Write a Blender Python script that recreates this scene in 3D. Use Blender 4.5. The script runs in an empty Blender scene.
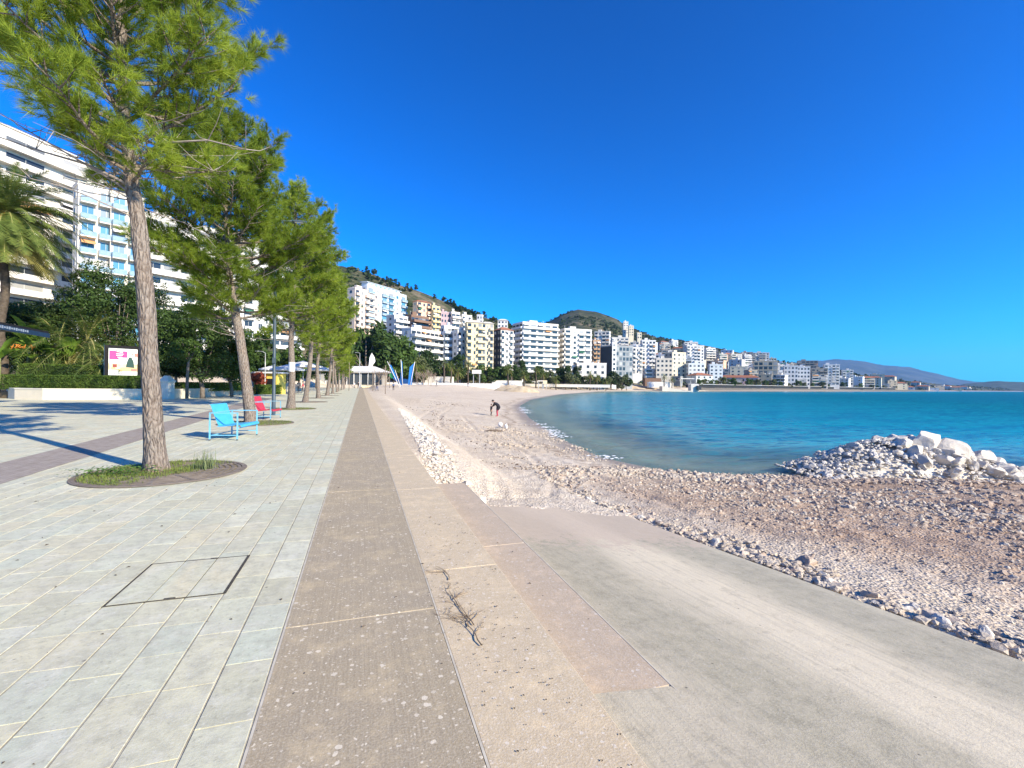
import bpy, bmesh, math, random
import numpy as np
from mathutils import Vector, Matrix, noise as mnoise
R = math.radians
sc = bpy.context.scene
COL = sc.collection
F = 465.0
TH = math.atan(151.0/F)
SN, CS = math.sin(TH), math.cos(TH)
HC = 1.6          # eye height
SEA = -1.5
rng = np.random.default_rng(7)
random.seed(7)

def W(px, d):
    lat = (px-512)/F*d
    return (d*SN+lat*CS, d*CS-lat*SN)
def hor(px): return 384.4+0.0125*(px-512)
def Zp(px, py, d): return HC+(hor(px)-py)*d/F

# ------------------------------------------------------------ materials
MATS = {}
class NT:
    def __init__(s, name):
        s.m = bpy.data.materials.new(name); s.m.use_nodes = True
        s.t = s.m.node_tree; s.t.nodes.clear()
        s.out = s.n('ShaderNodeOutputMaterial')
    def n(s, typ, **k):
        nd = s.t.nodes.new(typ)
        for a, v in k.items(): setattr(nd, a, v)
        return nd
    def l(s, a, b): s.t.links.new(a, b)
    def setin(s, nd, key, v):
        if isinstance(v, bpy.types.NodeSocket): s.l(v, nd.inputs[key])
        else: nd.inputs[key].default_value = v
    def pos(s, scale=(1,1,1), rotz=0, obj=False):
        if obj: c = s.n('ShaderNodeTexCoord').outputs['Object']
        else: c = s.n('ShaderNodeNewGeometry').outputs['Position']
        mp = s.n('ShaderNodeMapping'); mp.inputs['Scale'].default_value = scale
        mp.inputs['Rotation'].default_value = (0, 0, rotz)
        s.l(c, mp.inputs['Vector']); return mp.outputs['Vector']
    def noise(s, vec, scale, detail=4, rough=.55, dist=0):
        nd = s.n('ShaderNodeTexNoise'); s.l(vec, nd.inputs['Vector'])
        nd.inputs['Scale'].default_value = scale; nd.inputs['Detail'].default_value = detail
        nd.inputs['Roughness'].default_value = rough; nd.inputs['Distortion'].default_value = dist
        return nd.outputs['Fac']
    def vor(s, vec, scale, feature='F1', out='Distance', rand=1):
        nd = s.n('ShaderNodeTexVoronoi', feature=feature); s.l(vec, nd.inputs['Vector'])
        nd.inputs['Scale'].default_value = scale; nd.inputs['Randomness'].default_value = rand
        return nd.outputs[out]
    def ramp(s, fac, stops):
        nd = s.n('ShaderNodeValToRGB'); cr = nd.color_ramp
        while len(cr.elements) < len(stops): cr.elements.new(.5)
        for e, (p, c) in zip(cr.elements, stops):
            e.position = p
            e.color = (c, c, c, 1) if isinstance(c, (int, float)) else (c[0], c[1], c[2], 1)
        s.l(fac, nd.inputs['Fac']); return nd.outputs['Color']
    def mix(s, f, a, b, bt='MIX'):
        nd = s.n('ShaderNodeMix', data_type='RGBA', blend_type=bt)
        for key, v in ((0, f), (6, a), (7, b)):
            if isinstance(v, bpy.types.NodeSocket): s.l(v, nd.inputs[key])
            elif key == 0: nd.inputs[0].default_value = v
            else: nd.inputs[key].default_value = (v[0], v[1], v[2], 1)
        return nd.outputs[2]
    def math(s, op, a, b=0., c=None):
        nd = s.n('ShaderNodeMath', operation=op)
        for i, v in enumerate((a, b) if c is None else (a, b, c)):
            if isinstance(v, bpy.types.NodeSocket): s.l(v, nd.inputs[i])
            else: nd.inputs[i].default_value = v
        return nd.outputs[0]
    def attr(s, name, out='Fac'):
        nd = s.n('ShaderNodeAttribute', attribute_name=name); return nd.outputs[out]
    def bump(s, h, strength=.5, dist=.02, normal=None):
        nd = s.n('ShaderNodeBump'); s.l(h, nd.inputs['Height'])
        nd.inputs['Strength'].default_value = strength; nd.inputs['Distance'].default_value = dist
        if normal: s.l(normal, nd.inputs['Normal'])
        return nd.outputs['Normal']
    def bsdf(s, color, rough=.8, normal=None, metal=0, spec=.3, link=True):
        b = s.n('ShaderNodeBsdfPrincipled')
        if isinstance(color, bpy.types.NodeSocket): s.l(color, b.inputs['Base Color'])
        else: b.inputs['Base Color'].default_value = (*color, 1)
        s.setin(b, 'Roughness', rough); b.inputs['Metallic'].default_value = metal
        b.inputs['Specular IOR Level'].default_value = spec
        if normal: s.l(normal, b.inputs['Normal'])
        if link: s.l(b.outputs[0], s.out.inputs['Surface'])
        return b

def simple(name, c, c2=None, scale=3, rough=.8, bump=0, metal=0, spec=.3, obj=True, stretch=(1,1,1)):
    if name in MATS: return MATS[name]
    t = NT(name)
    c2 = c2 or tuple(x*.8 for x in c)
    v = t.pos(stretch, obj=obj)
    n1 = t.noise(v, scale, 6, .6)
    col = t.mix(t.ramp(n1, [(.35, 0), (.7, 1)]), c, c2)
    nm = t.bump(n1, bump, .05) if bump else None
    t.bsdf(col, rough, nm, metal, spec)
    MATS[name] = t.m; return t.m

def leaf_mat(name, a, b, scale=1.2, transl=.3, obj=False):
    if name in MATS: return MATS[name]
    t = NT(name)
    v = t.pos(obj=obj)
    n1 = t.noise(v, scale, 3, .6); n2 = t.noise(v, scale*9, 2, .6)
    f = t.math('ADD', t.math('MULTIPLY', n1, .6), t.math('MULTIPLY', n2, .4))
    oi = t.n('ShaderNodeObjectInfo').outputs['Random']
    f = t.math('ADD', f, t.math('MULTIPLY', t.math('SUBTRACT', oi, .5), .12))
    col = t.ramp(f, [(.38, a), (.62, b)])
    d = t.bsdf(col, .6, spec=.25, link=False)
    tr = t.n('ShaderNodeBsdfTranslucent'); t.l(col, tr.inputs['Color'])
    mx = t.n('ShaderNodeMixShader'); mx.inputs[0].default_value = transl
    t.l(d.outputs[0], mx.inputs[1]); t.l(tr.outputs[0], mx.inputs[2])
    t.l(mx.outputs[0], t.out.inputs['Surface'])
    MATS[name] = t.m; return t.m

# ------------------------------------------------------------ mesh helpers
class MB:
    def __init__(s): s.v = []; s.f = []; s.mi = []; s.sm = []
    def add(s, vs, fs, mi=0, smooth=False):
        o = len(s.v); s.v += [tuple(v) for v in vs]
        s.f += [tuple(o+i for i in f) for f in fs]; s.mi += [mi]*len(fs); s.sm += [smooth]*len(fs)
    def box(s, c, size, yaw=0, mi=0, taper=1.0):
        hx, hy, hz = size[0]/2, size[1]/2, size[2]/2
        ca, sa = math.cos(yaw), math.sin(yaw); vs = []
        for z, k in ((-hz, 1), (hz, taper)):
            for x, y in ((-hx, -hy), (hx, -hy), (hx, hy), (-hx, hy)):
                x *= k; y *= k
                vs.append((c[0]+x*ca-y*sa, c[1]+x*sa+y*ca, c[2]+z))
        s.add(vs, [(3,2,1,0), (4,5,6,7), (0,1,5,4), (1,2,6,5), (2,3,7,6), (3,0,4,7)], mi)
    def tube(s, pts, rad, n=8, mi=0, smooth=True, cap=True):
        pts = [Vector(p) for p in pts]
        if not hasattr(rad, '__len__'): rad = [rad]*len(pts)
        vs = []; ref = None
        for i, p in enumerate(pts):
            t = (pts[min(i+1, len(pts)-1)]-pts[max(i-1, 0)])
            if t.length < 1e-9: t = Vector((0,0,1))
            t.normalize()
            if ref is None:
                ref = Vector((1,0,0)) if abs(t.x) < .8 else Vector((0,1,0))
            a = (ref-t*ref.dot(t)).normalized(); b = t.cross(a); ref = a
            for k in range(n):
                w = 2*math.pi*k/n
                vs.append(p+(a*math.cos(w)+b*math.sin(w))*rad[i])
        fs = []
        for i in range(len(pts)-1):
            for k in range(n):
                k2 = (k+1) % n
                fs.append((i*n+k, i*n+k2, (i+1)*n+k2, (i+1)*n+k))
        if cap:
            fs.append(tuple(reversed(range(n)))); fs.append(tuple(range((len(pts)-1)*n, len(pts)*n)))
        s.add(vs, fs, mi, smooth)
    def prism(s, poly, z0, z1, mi=0):
        n = len(poly)
        vs = [(x, y, z0) for x, y in poly]+[(x, y, z1) for x, y in poly]
        s.add(vs, [tuple(reversed(range(n))), tuple(range(n, 2*n))]+[(i, (i+1) % n, n+(i+1) % n, n+i) for i in range(n)], mi)
    def mesh(s, name, mats):
        me = bpy.data.meshes.new(name); me.from_pydata(s.v, [], s.f)
        for m in (mats if isinstance(mats, (list, tuple)) else [mats]): me.materials.append(m)
        me.polygons.foreach_set('material_index', s.mi); me.polygons.foreach_set('use_smooth', s.sm)
        me.update(); return me

def npmesh(name, verts, faces, mats, smooth=False, mi=None):
    me = bpy.data.meshes.new(name)
    verts = np.asarray(verts, dtype=np.float32); faces = np.asarray(faces, dtype=np.int32)
    k = faces.shape[1]
    me.vertices.add(len(verts)); me.vertices.foreach_set('co', verts.ravel())
    me.loops.add(faces.size); me.loops.foreach_set('vertex_index', faces.ravel())
    me.polygons.add(len(faces)); me.polygons.foreach_set('loop_start', np.arange(0, faces.size, k, dtype=np.int32))
    me.polygons.foreach_set('loop_total', np.full(len(faces), k, dtype=np.int32))
    for m in (mats if isinstance(mats, (list, tuple)) else [mats]): me.materials.append(m)
    if mi is not None: me.polygons.foreach_set('material_index', np.asarray(mi, dtype=np.int32))
    me.polygons.foreach_set('use_smooth', np.full(len(faces), smooth))
    me.update(calc_edges=True); me.validate(); return me

def grid_faces(nu, nv):
    i = np.arange(nu-1)[:, None]; j = np.arange(nv-1)[None, :]
    a = i*nv+j
    return np.stack([a, a+nv, a+nv+1, a+1], -1).reshape(-1, 4)

def ob(name, me, parent=None, loc=None, rotz=None, scale=None, kind=None):
    o = bpy.data.objects.new(name, me); COL.objects.link(o)
    if loc is not None: o.location = loc
    if rotz is not None: o.rotation_euler = (0, 0, rotz) if not hasattr(rotz, '__len__') else rotz
    if scale is not None: o.scale = (scale,)*3 if not hasattr(scale, '__len__') else scale
    if parent: o.parent = parent
    if kind: o['kind'] = kind
    return o
def tag(o, label, cat, group=None, kind=None):
    o['label'] = label; o['category'] = cat
    if group: o['group'] = group
    if kind: o['kind'] = kind
    return o
def thing(name, label, cat, loc=(0,0,0), rotz=0, group=None):
    o = bpy.data.objects.new(name, None); COL.objects.link(o)
    o.empty_display_size = .2
    o.location = loc; o.rotation_euler = (0, 0, rotz)
    return tag(o, label, cat, group)
def copy_tree(o, parent=None):
    c = o.copy(); COL.objects.link(c); c.parent = parent
    for ch in list(o.children): copy_tree(ch, c)
    return c
def sstep(x, a, b):
    t = np.clip((x-a)/(b-a), 0, 1); return t*t*(3-2*t)
def fbm(x, y, seed=0, octs=4, scale=1.):
    "cheap numpy value noise"
    out = np.zeros(np.broadcast(x, y).shape); amp = 1.; tot = 0
    x = np.asarray(x)*scale+seed*17.3; y = np.asarray(y)*scale+seed*9.1
    for o in range(octs):
        xi = np.floor(x).astype(np.int64); yi = np.floor(y).astype(np.int64)
        fx = x-xi; fy = y-yi; fx = fx*fx*(3-2*fx); fy = fy*fy*(3-2*fy)
        def h(a, b):
            n = (a*374761393+b*668265263+seed*1274126177) & 0x7fffffff
            n = ((n ^ (n >> 13))*1274126177) & 0x7fffffff
            return ((n ^ (n >> 16)) & 0xffff)/65535.
        v = (h(xi, yi)*(1-fx)+h(xi+1, yi)*fx)*(1-fy)+(h(xi, yi+1)*(1-fx)+h(xi+1, yi+1)*fx)*fy
        out = out+amp*(v*2-1); tot += amp; amp *= .5; x = x*2.03+3.1; y = y*2.03+1.7
    return out/tot

# ------------------------------------------------------------ camera, light, sky
cam = bpy.data.cameras.new('camera'); cam.sensor_width = 36; cam.lens = F/1024*36
cam.clip_start = .05; cam.clip_end = 20000
co = bpy.data.objects.new('camera', cam); COL.objects.link(co)
fw = Vector((SN, CS, .001)).normalized()
rt = Vector((CS, -SN, 0)); rt = (rt+Vector((0,0,1))*.0125).normalized()
up = rt.cross(fw).normalized()
mt = Matrix((rt, up, -fw)).transposed().to_4x4(); mt.translation = (0, 0, HC)
co.matrix_world = mt; sc.camera = co
SUN_EL = 27.; SUN_AZ = math.degrees(math.atan2(.61, -.79))
w = bpy.data.worlds.new('World'); sc.world = w; w.use_nodes = True
wt = w.node_tree; wt.nodes.clear()
sky = wt.nodes.new('ShaderNodeTexSky'); sky.sky_type = 'NISHITA'; sky.sun_disc = False
sky.sun_elevation = R(SUN_EL); sky.sun_rotation = R(SUN_AZ)
sky.air_density = 1.0; sky.dust_density = .25; sky.ozone_density = 3.5; sky.altitude = 0
hs = wt.nodes.new('ShaderNodeHueSaturation'); hs.inputs['Saturation'].default_value = 1.5
hs.inputs['Hue'].default_value = .5
bg = wt.nodes.new('ShaderNodeBackground'); bg.inputs['Strength'].default_value = .12
wo = wt.nodes.new('ShaderNodeOutputWorld')
m1 = wt.nodes.new('ShaderNodeVectorMath'); m1.operation = 'SCALE'; m1.inputs['Scale'].default_value = .14
gm = wt.nodes.new('ShaderNodeGamma'); gm.inputs['Gamma'].default_value = 1.4
m2 = wt.nodes.new('ShaderNodeVectorMath'); m2.operation = 'SCALE'; m2.inputs['Scale'].default_value = 7.6
tn = wt.nodes.new('ShaderNodeVectorMath'); tn.operation = 'MULTIPLY'; tn.inputs[1].default_value = (.12, .68, 1.26)
wt.links.new(sky.outputs[0], m1.inputs[0]); wt.links.new(m1.outputs[0], gm.inputs['Color']); wt.links.new(gm.outputs[0], tn.inputs[0]); wt.links.new(tn.outputs[0], m2.inputs[0])
wt.links.new(m2.outputs[0], hs.inputs['Color']); wt.links.new(hs.outputs[0], bg.inputs['Color'])
wt.links.new(bg.outputs[0], wo.inputs['Surface'])
sl = bpy.data.lights.new('sun', 'SUN'); sl.energy = 5.0; sl.angle = R(.5); sl.color = (1, .89, .70)
so = bpy.data.objects.new('sun', sl); COL.objects.link(so)
sd = Vector((math.sin(R(SUN_AZ))*math.cos(R(SUN_EL)), math.cos(R(SUN_AZ))*math.cos(R(SUN_EL)), math.sin(R(SUN_EL))))
so.rotation_euler = sd.to_track_quat('Z', 'Y').to_euler()
sc.view_settings.view_transform = 'Standard'; sc.view_settings.look = 'None'
sc.view_settings.exposure = 1.0; sc.view_settings.gamma = 1
sc.render.engine = 'CYCLES'
sc.cycles.max_bounces = 6; sc.cycles.transparent_max_bounces = 12; sc.cycles.volume_bounces = 0

# ------------------------------------------------------------ terrain functions
WL = [W(p, d) for p, d in [(740,16.4),(660,17.2),(600,20.2),(560,27.2),(530,43),(520,67),(530,93.6),(560,152),
      (600,240),(640,275),(690,300),(760,370),(860,530),(920,760),(960,1050),(1000,1500),(1060,2300)]]
WL = [(400,-340),(120,-90),(50,-20),(30,-1),(24.8,6.4),(20.4,10.6),(17.0,12.2)]+WL
WPOLY = np.array(WL+[(9000,4000),(9000,-9000),(400,-9000)])
def water_sd(x, y):
    "distance to the waterline, positive on land"
    x = np.asarray(x, float); y = np.asarray(y, float)
    best = np.full(x.shape, 1e18); inside = np.zeros(x.shape, bool)
    n = len(WPOLY)
    for i in range(n):
        ax, ay = WPOLY[i]; bx, by = WPOLY[(i+1) % n]
        dx, dy = bx-ax, by-ay
        if i < len(WL)-1:
            t = np.clip(((x-ax)*dx+(y-ay)*dy)/(dx*dx+dy*dy), 0, 1)
            best = np.minimum(best, (x-ax-t*dx)**2+(y-ay-t*dy)**2)
        c = ((ay > y) != (by > y)) & (x < dx*(y-ay)/(dy if dy else 1e-9)+ax)
        inside ^= c
    return np.where(inside, -1, 1)*np.sqrt(best)
RIDGE = np.array([(-900,330,260),(-300,320,280),(0,300,300),(200,264,350),(300,258,400),(345,268,430),(353,270,430),(369,275,440),(389,283,450),(418,291,455),
  (441,299,460),(461,306,470),(477,312.5,480),(492,320,490),(502,323.5,500),(512,327,560),(530,326,800),(546,322.5,900),(560,314.5,900),(570,311,900),(578,309.5,900),
  (594,311.5,900),(605,315,900),(617,320,900),(627,327,880),(641,333,860),(656,338,850),(695,343.5,820),(720,348.5,800),(745,354.5,780),(765,358.5,760),(790,362.5,760),
  (820,367.5,780),(850,373,820),(880,377.5,900),(910,381,1000),(940,384,1200),(965,386,1500),(1000,387.8,1900),(1030,389,2400),(1500,389,3000)], float)
D0 = np.array([(-900,80),(0,80),(250,90),(330,150),(360,190),(450,225),(500,245),(560,262),(600,290),(640,312),(690,335),(760,405),(860,570),(920,800),(960,1090),(1000,1540),(1060,2350)], float)
def polar(x, y):
    d = x*SN+y*CS; lat = x*CS-y*SN
    dd = np.maximum(d, 1e-3)
    px = np.where(d > 1, 512+lat/dd*F, np.where(lat > 0, 5000, -5000))
    return px, np.where(d > 1, d, 0)
def hill(x, y):
    px, d = polar(x, y)
    pc = np.clip(px, -900, 1500)
    ry = np.interp(pc, RIDGE[:, 0], RIDGE[:, 1]); rd = np.interp(pc, RIDGE[:, 0], RIDGE[:, 2])
    d0 = np.interp(pc, D0[:, 0], D0[:, 1])
    hr = HC+(384.4+.0125*(pc-512)-ry)*rd/F
    t = (d-d0)/(rd-d0)
    up_ = np.clip(t, 0, 1)
    h = 1.0+(hr-1.0)*up_**1.12
    h = np.where(t > 1, hr*(1-.5*np.clip((d-rd)/rd, 0, 1.6)), h)
    amp = np.clip((h-6)*.05, 0, 3)
    h = h+amp*fbm(x, y, 3, 4, .02)
    return np.where(t > 0, np.maximum(h, -5), -99.), t
def rampz(x, y): return np.minimum(-.15-.108*(x-1.71)-.073*(y-2.3), -.03)
RUTS = [[(2.6,8.5),(3.4,12),(3.7,17),(3.2,24),(3.9,33),(7,46),(12,60)], [(5,9.5),(5.6,14),(5.2,20),(4.6,28),(6.2,38),(10,52)],
        [(3.4,8.4),(5.2,12),(6.6,18),(6.4,26),(8,38)], [(6.4,8),(7.0,13),(7.2,20),(8.5,30)]]
def seg_dist(x, y, pts):
    best = np.full(x.shape, 1e9); s = np.zeros(x.shape); acc = 0
    for (ax, ay), (bx, by) in zip(pts[:-1], pts[1:]):
        dx, dy = bx-ax, by-ay; L = math.hypot(dx, dy)
        t = np.clip(((x-ax)*dx+(y-ay)*dy)/(L*L), 0, 1)
        q = np.hypot(x-ax-t*dx, y-ay-t*dy)
        s = np.where(q < best, acc+t*L, s); best = np.minimum(best, q); acc += L
    return best, s
def ground(x, y, full=False):
    x = np.asarray(x, float); y = np.asarray(y, float)
    sdw = water_sd(x, y); px, d = polar(x, y)
    near = .07*np.clip(sdw, 0, 14)+.03*np.clip(sdw-14, 0, 20)
    far = np.where(sdw < 22, .035*np.clip(sdw, 0, 22), .77+.14*np.clip(sdw-22, 0, 14))
    quay = np.minimum(np.clip(sdw, 0, 99)*.35, 2.5)
    fq = sstep(px, 655, 690)*(d > 200); ff = sstep(d, 70, 190)
    prof = near*(1-ff)+(far*(1-fq)+quay*fq)*ff
    z = SEA+np.where(sdw > 0, prof, .09*np.maximum(sdw, -30))
    z = z+np.where((sdw > .5) & (d < 120), .045*fbm(x, y, 1, 5, .8)+.03*fbm(x, y, 5, 3, 3.), 0)
    rk = np.clip(x-4.9, 0, 1)*np.clip(14-y, 0, 1)*np.clip(sdw, 0, 1)
    z = z+rk*.05*fbm(x, y, 8, 4, 1.8)
    kr = sstep(-x, -7.0, -4.95)*sstep(-y, -11.5, -9.0)*(x > 4.87)
    z = z*(1-kr)+(-.15-.108*(4.88-1.71)-.073*(y-2.3)-.035+.02*fbm(x, y, 12, 3, 2.5))*kr
    # sand banked against the steps
    k = sstep(-x, -4.2, -1.6)*sstep(y, 8.0, 15.0)*(x > 0)
    z = np.where(x > 0, z*(1-k)+(-.16+.02*fbm(x, y, 2, 3, 2.))*k, z)
    kk = sstep(-x, -4.0, -1.5)*sstep(y, 7.9, 12.5)*(x > 0)
    z = np.maximum(z, z*(1-kk)+kk*(-.13+.02*fbm(x, y, 2, 3, 2.)))
    for r in RUTS:
        q, s = seg_dist(x, y, r)
        m = (q < .5) & (sdw > .8)
        tread = .5+.5*np.sin(s*42+np.abs(q)*20)
        z = z-np.where(m, np.exp(-(q/.13)**2)*(.020+.015*tread)-.010*np.exp(-((q-.26)/.09)**2), 0)
    # ramp void
    ry = y+.5*fbm(x, y, 11, 4, 1.1)+.3*(x-3.2)*.5
    ke = sstep(ry, 7.5, 8.3)
    inr = (x > 1.1) & (x < 4.97)
    zr = rampz(x, y)
    z = np.where(inr, (zr-.16)*(1-ke)+np.maximum(z, zr+.012+.04*fbm(x, y, 6, 4, 2.))*ke, z)
    # paved side
    z = np.where((x < 1.12) & (y < 152), -.35, z)
    h, t = hill(x, y)
    landf = sstep(sdw, 18, 34)
    z = np.where((t > 0) & (sdw > 0), np.maximum(z, z*(1-landf)+h*landf), z)
    if full: return z, sdw, t
    return z
def gz(x, y): return float(ground(np.array([x]), np.array([y]))[0])
# ------------------------------------------------------------ GROUND SHEET (polar grid, fine near the camera)
a1 = np.concatenate([np.linspace(-180, -62, 40)[:-1], np.linspace(-62, 62, 900), np.linspace(62, 180, 40)[1:]])
a1 = np.radians(a1)+TH
rr = np.concatenate([[.02], np.geomspace(.5, 2600, 620)])
A, D = np.meshgrid(a1, rr, indexing='ij')
GX = D*np.sin(A); GY = D*np.cos(A)
GZ, GSD, GT = ground(GX, GY, True)
me = npmesh('ground', np.stack([GX, GY, GZ], -1).reshape(-1, 3), grid_faces(*A.shape)[:, ::-1], [], smooth=True)
soil = sstep(GX+.25*GY, 6.0, 9.5)*sstep(GX, 5, 7)*sstep(-GY, -15.5, -9.5)*sstep(D, 0, 1)*(D < 70)
soil = np.clip(soil*.85+.25*fbm(GX, GY, 21, 4, .5)*(soil > .02), 0, 1)
GPX, GPD = polar(GX, GY)
wet = np.maximum((1-sstep(GSD+.5*fbm(GX, GY, 4, 3, .7), .2, 1.9))*(.25+.75*sstep(GSD, -3, -.3)), sstep(GPX, 700, 712)*(GPD > 280)*(GT < .02))
strand = np.exp(-((GSD-2.2-.8*fbm(GX, GY, 9, 3, .2))/.35)**2)*(D < 120)
# damp tidemark line seen on the sand
emb = sstep(D, 200, 240)*sstep(GSD, 20, 24)*(1-sstep(GSD, 34, 37))
hillm = (GT > .02)*sstep(D, 100, 120)*1.
for nm, arr in (('soil', soil), ('wet', np.clip(wet, 0, 1)), ('hillmask', hillm), ('strand', strand), ('emb', emb)):
    at = me.attributes.new(nm, 'FLOAT', 'POINT'); at.data.foreach_set('value', arr.astype(np.float32).ravel())
t = NT('ground_mat')
v = t.pos()
nl = t.noise(v, .25, 5, .6); nm_ = t.noise(v, 2.2, 6, .65); nf = t.noise(v, 22, 5, .7)
pv = t.vor(v, 26, out='Color'); pd = t.vor(v, 26)
peb = t.n('ShaderNodeSeparateColor'); t.l(pv, peb.inputs[0])
sand = t.mix(t.ramp(nl, [(.35, 0), (.65, 1)]), (.58, .475, .335), (.69, .595, .455))
sand = t.mix(t.ramp(nm_, [(.4, 0), (.72, .6)]), sand, (.44, .34, .25))
sand = t.mix(t.math('MULTIPLY', t.ramp(peb.outputs[0], [(.55, 0), (1, 1)]), .5), sand, (.72, .66, .58))
sand = t.mix(t.math('MULTIPLY', t.ramp(peb.outputs[1], [(.7, 0), (1, 1)]), .5), sand, (.3, .24, .19))
so_ = t.mix(t.ramp(nm_, [(.36, 0), (.66, 1)]), (.40, .265, .165), (.29, .185, .12))
so_ = t.mix(t.math('MULTIPLY', t.ramp(peb.outputs[0], [(.45, 0), (.9, 1)]), .55), so_, (.5, .42, .34))
c = t.mix(t.attr('soil'), sand, so_)
c = t.mix(t.math('MULTIPLY', t.attr('strand'), t.ramp(nm_, [(.42, 0), (.6, .8)])), c, (.2, .13, .085))
c = t.mix(t.math('MULTIPLY', t.attr('emb'), .8), c, t.mix(t.ramp(nl, [(.4, 0), (.6, 1)]), (.42, .30, .17), (.5, .42, .3)))
hv = t.noise(v, .02, 6, .65); hv2 = t.noise(v, .12, 6, .75)
hf_ = t.math('ADD', t.math('MULTIPLY', hv, .45), t.math('MULTIPLY', hv2, .55))
hc = t.ramp(hf_, [(.42, (.026, .036, .015)), (.51, (.060, .066, .028)), (.59, (.15, .125, .08)), (.70, (.28, .24, .18))])
c = t.mix(t.attr('hillmask'), c, hc)
c = t.mix(t.math('MULTIPLY', t.attr('wet'), .62), c, (.13, .10, .075))
rough = t.math('SUBTRACT', .92, t.math('MULTIPLY', t.attr('wet'), .45))
hgt = t.math('ADD', t.math('MULTIPLY', nf, .5), t.math('MULTIPLY', pd, .9))
b1 = t.bump(hgt, .8, .03); b2 = t.bump(nm_, .8, .10, b1)
t.bsdf(c, rough, b2, spec=.2)
me.materials.append(t.m)
ob('ground', me, kind='structure')

# ------------------------------------------------------------ SEA
rs = np.concatenate([[2.], np.geomspace(6, 9500, 420)])
as_ = np.radians(np.concatenate([np.linspace(-60, 62, 500), np.linspace(62, 175, 60)[1:]]))+TH
A, D = np.meshgrid(as_, rs, indexing='ij')
SX = D*np.sin(A); SY = D*np.cos(A); ssd = water_sd(SX, SY)
amp = np.clip(-ssd*.01, 0, .035)*(D < 400)
SZ = SEA+amp*(np.sin(SX*1.9+SY*2.6+3*fbm(SX, SY, 2, 3, .15))+.7*np.sin(-SX*1.1+SY*4.1+4*fbm(SX, SY, 7, 3, .2)))*.6
me = npmesh('sea', np.stack([SX, SY, SZ], -1).reshape(-1, 3), grid_faces(*A.shape)[:, ::-1], [], smooth=True)
at = me.attributes.new('shore', 'FLOAT', 'POINT'); at.data.foreach_set('value', (-ssd).astype(np.float32).ravel())
t = NT('sea_mat')
v = t.pos(); sh = t.attr('shore')
nb = t.noise(t.pos((.10, .16, 1)), .35, 4, .6)
shn = t.math('ADD', sh, t.math('MULTIPLY', t.math('SUBTRACT', nb, .5), 22))
mr = t.n('ShaderNodeMapRange'); t.l(shn, mr.inputs[0]); mr.inputs[2].default_value = 200; mr.inputs[2].default_value = 200
col = t.ramp(mr.outputs[0], [(0, (.27, .27, .21)), (.02, (.14, .26, .235)), (.05, (.06, .28, .26)), (.13, (.004, .215, .21)), (.45, (.0, .145, .175)), (1, (.0, .075, .14))])
streak = t.noise(t.pos((.035, .22, 1), rotz=R(-15)), 1.0, 4, .6)
col = t.mix(t.ramp(streak, [(.35, 0), (.7, .45)]), col, (.001, .055, .12))
w1 = t.noise(t.pos((.55, 1.5, 1), rotz=R(-12)), 1.3, 4, .55, .4)
w2 = t.noise(t.pos((.14, .5, 1), rotz=R(-20)), .7, 3, .5)
col = t.mix(t.ramp(w1, [(.5, 0), (.64, .65)]), col, (.004, .29, .31))
col = t.mix(t.ramp(w1, [(.36, .75), (.48, 0)]), col, (.0, .06, .11))
col = t.mix(t.ramp(w2, [(.36, .5), (.5, 0)]), col, (.0, .07, .125))
nrm = t.bump(w2, .6, .35, t.bump(w1, .75, .12))
rgh = t.n('ShaderNodeMapRange'); t.l(sh, rgh.inputs[0]); rgh.inputs[1].default_value = 4; rgh.inputs[2].default_value = 90; rgh.inputs[3].default_value = .2; rgh.inputs[4].default_value = .5
b = t.bsdf(col, rgh.outputs[0], nrm, spec=.13, link=False)
b.inputs['IOR'].default_value = 1.33
al = t.n('ShaderNodeMapRange'); t.l(t.math('ADD', sh, t.math('MULTIPLY', t.math('SUBTRACT', nb, .5), 3)), al.inputs[0])
al.inputs[1].default_value = -.6; al.inputs[2].default_value = 9; al.inputs[3].default_value = .22; al.inputs[4].default_value = 1
tr = t.n('ShaderNodeBsdfTransparent'); tr.inputs[0].default_value = (.75, .95, .95, 1)
mx = t.n('ShaderNodeMixShader'); t.l(al.outputs[0], mx.inputs[0]); t.l(tr.outputs[0], mx.inputs[1]); t.l(b.outputs[0], mx.inputs[2])
t.l(mx.outputs[0], t.out.inputs['Surface'])
me.materials.append(t.m); ob('sea', me, kind='structure')

# foam along the waterline
mf = MB(); foam = simple('foam', (.82, .84, .84), (.9, .92, .92), 6, .6)
pl = WL[6:13]
for (ax, ay), (bx, by) in zip(pl[:-1], pl[1:]):
    L = math.hypot(bx-ax, by-ay); n = int(L/.22); nx, ny = -(by-ay)/L, (bx-ax)/L
    for i in range(n):
        s = (i+.5)/n; q = float(fbm(ax+(bx-ax)*s, ay+(by-ay)*s, 31, 3, .45))
        if q < (.12 if ay > 22 else .4): continue
        for k in range(6):
            off = random.gauss(-.12, .3); r = random.uniform(.02, .07)
            cx = ax+(bx-ax)*s+nx*off+random.uniform(-.15, .15); cy = ay+(by-ay)*s+ny*off+random.uniform(-.15, .15)
            mf.add([(cx+r*math.cos(j*1.05)*random.uniform(1, 2.4), cy+r*math.sin(j*1.05)*random.uniform(.8, 1.6), SEA+.035+r*.2*(j % 2)) for j in range(6)], [(0,1,2,3,4,5)])
tag(ob('foam', mf.mesh('foam', foam)), 'broken white foam of a small wave washing onto the sand', 'foam', kind='stuff')

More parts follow.
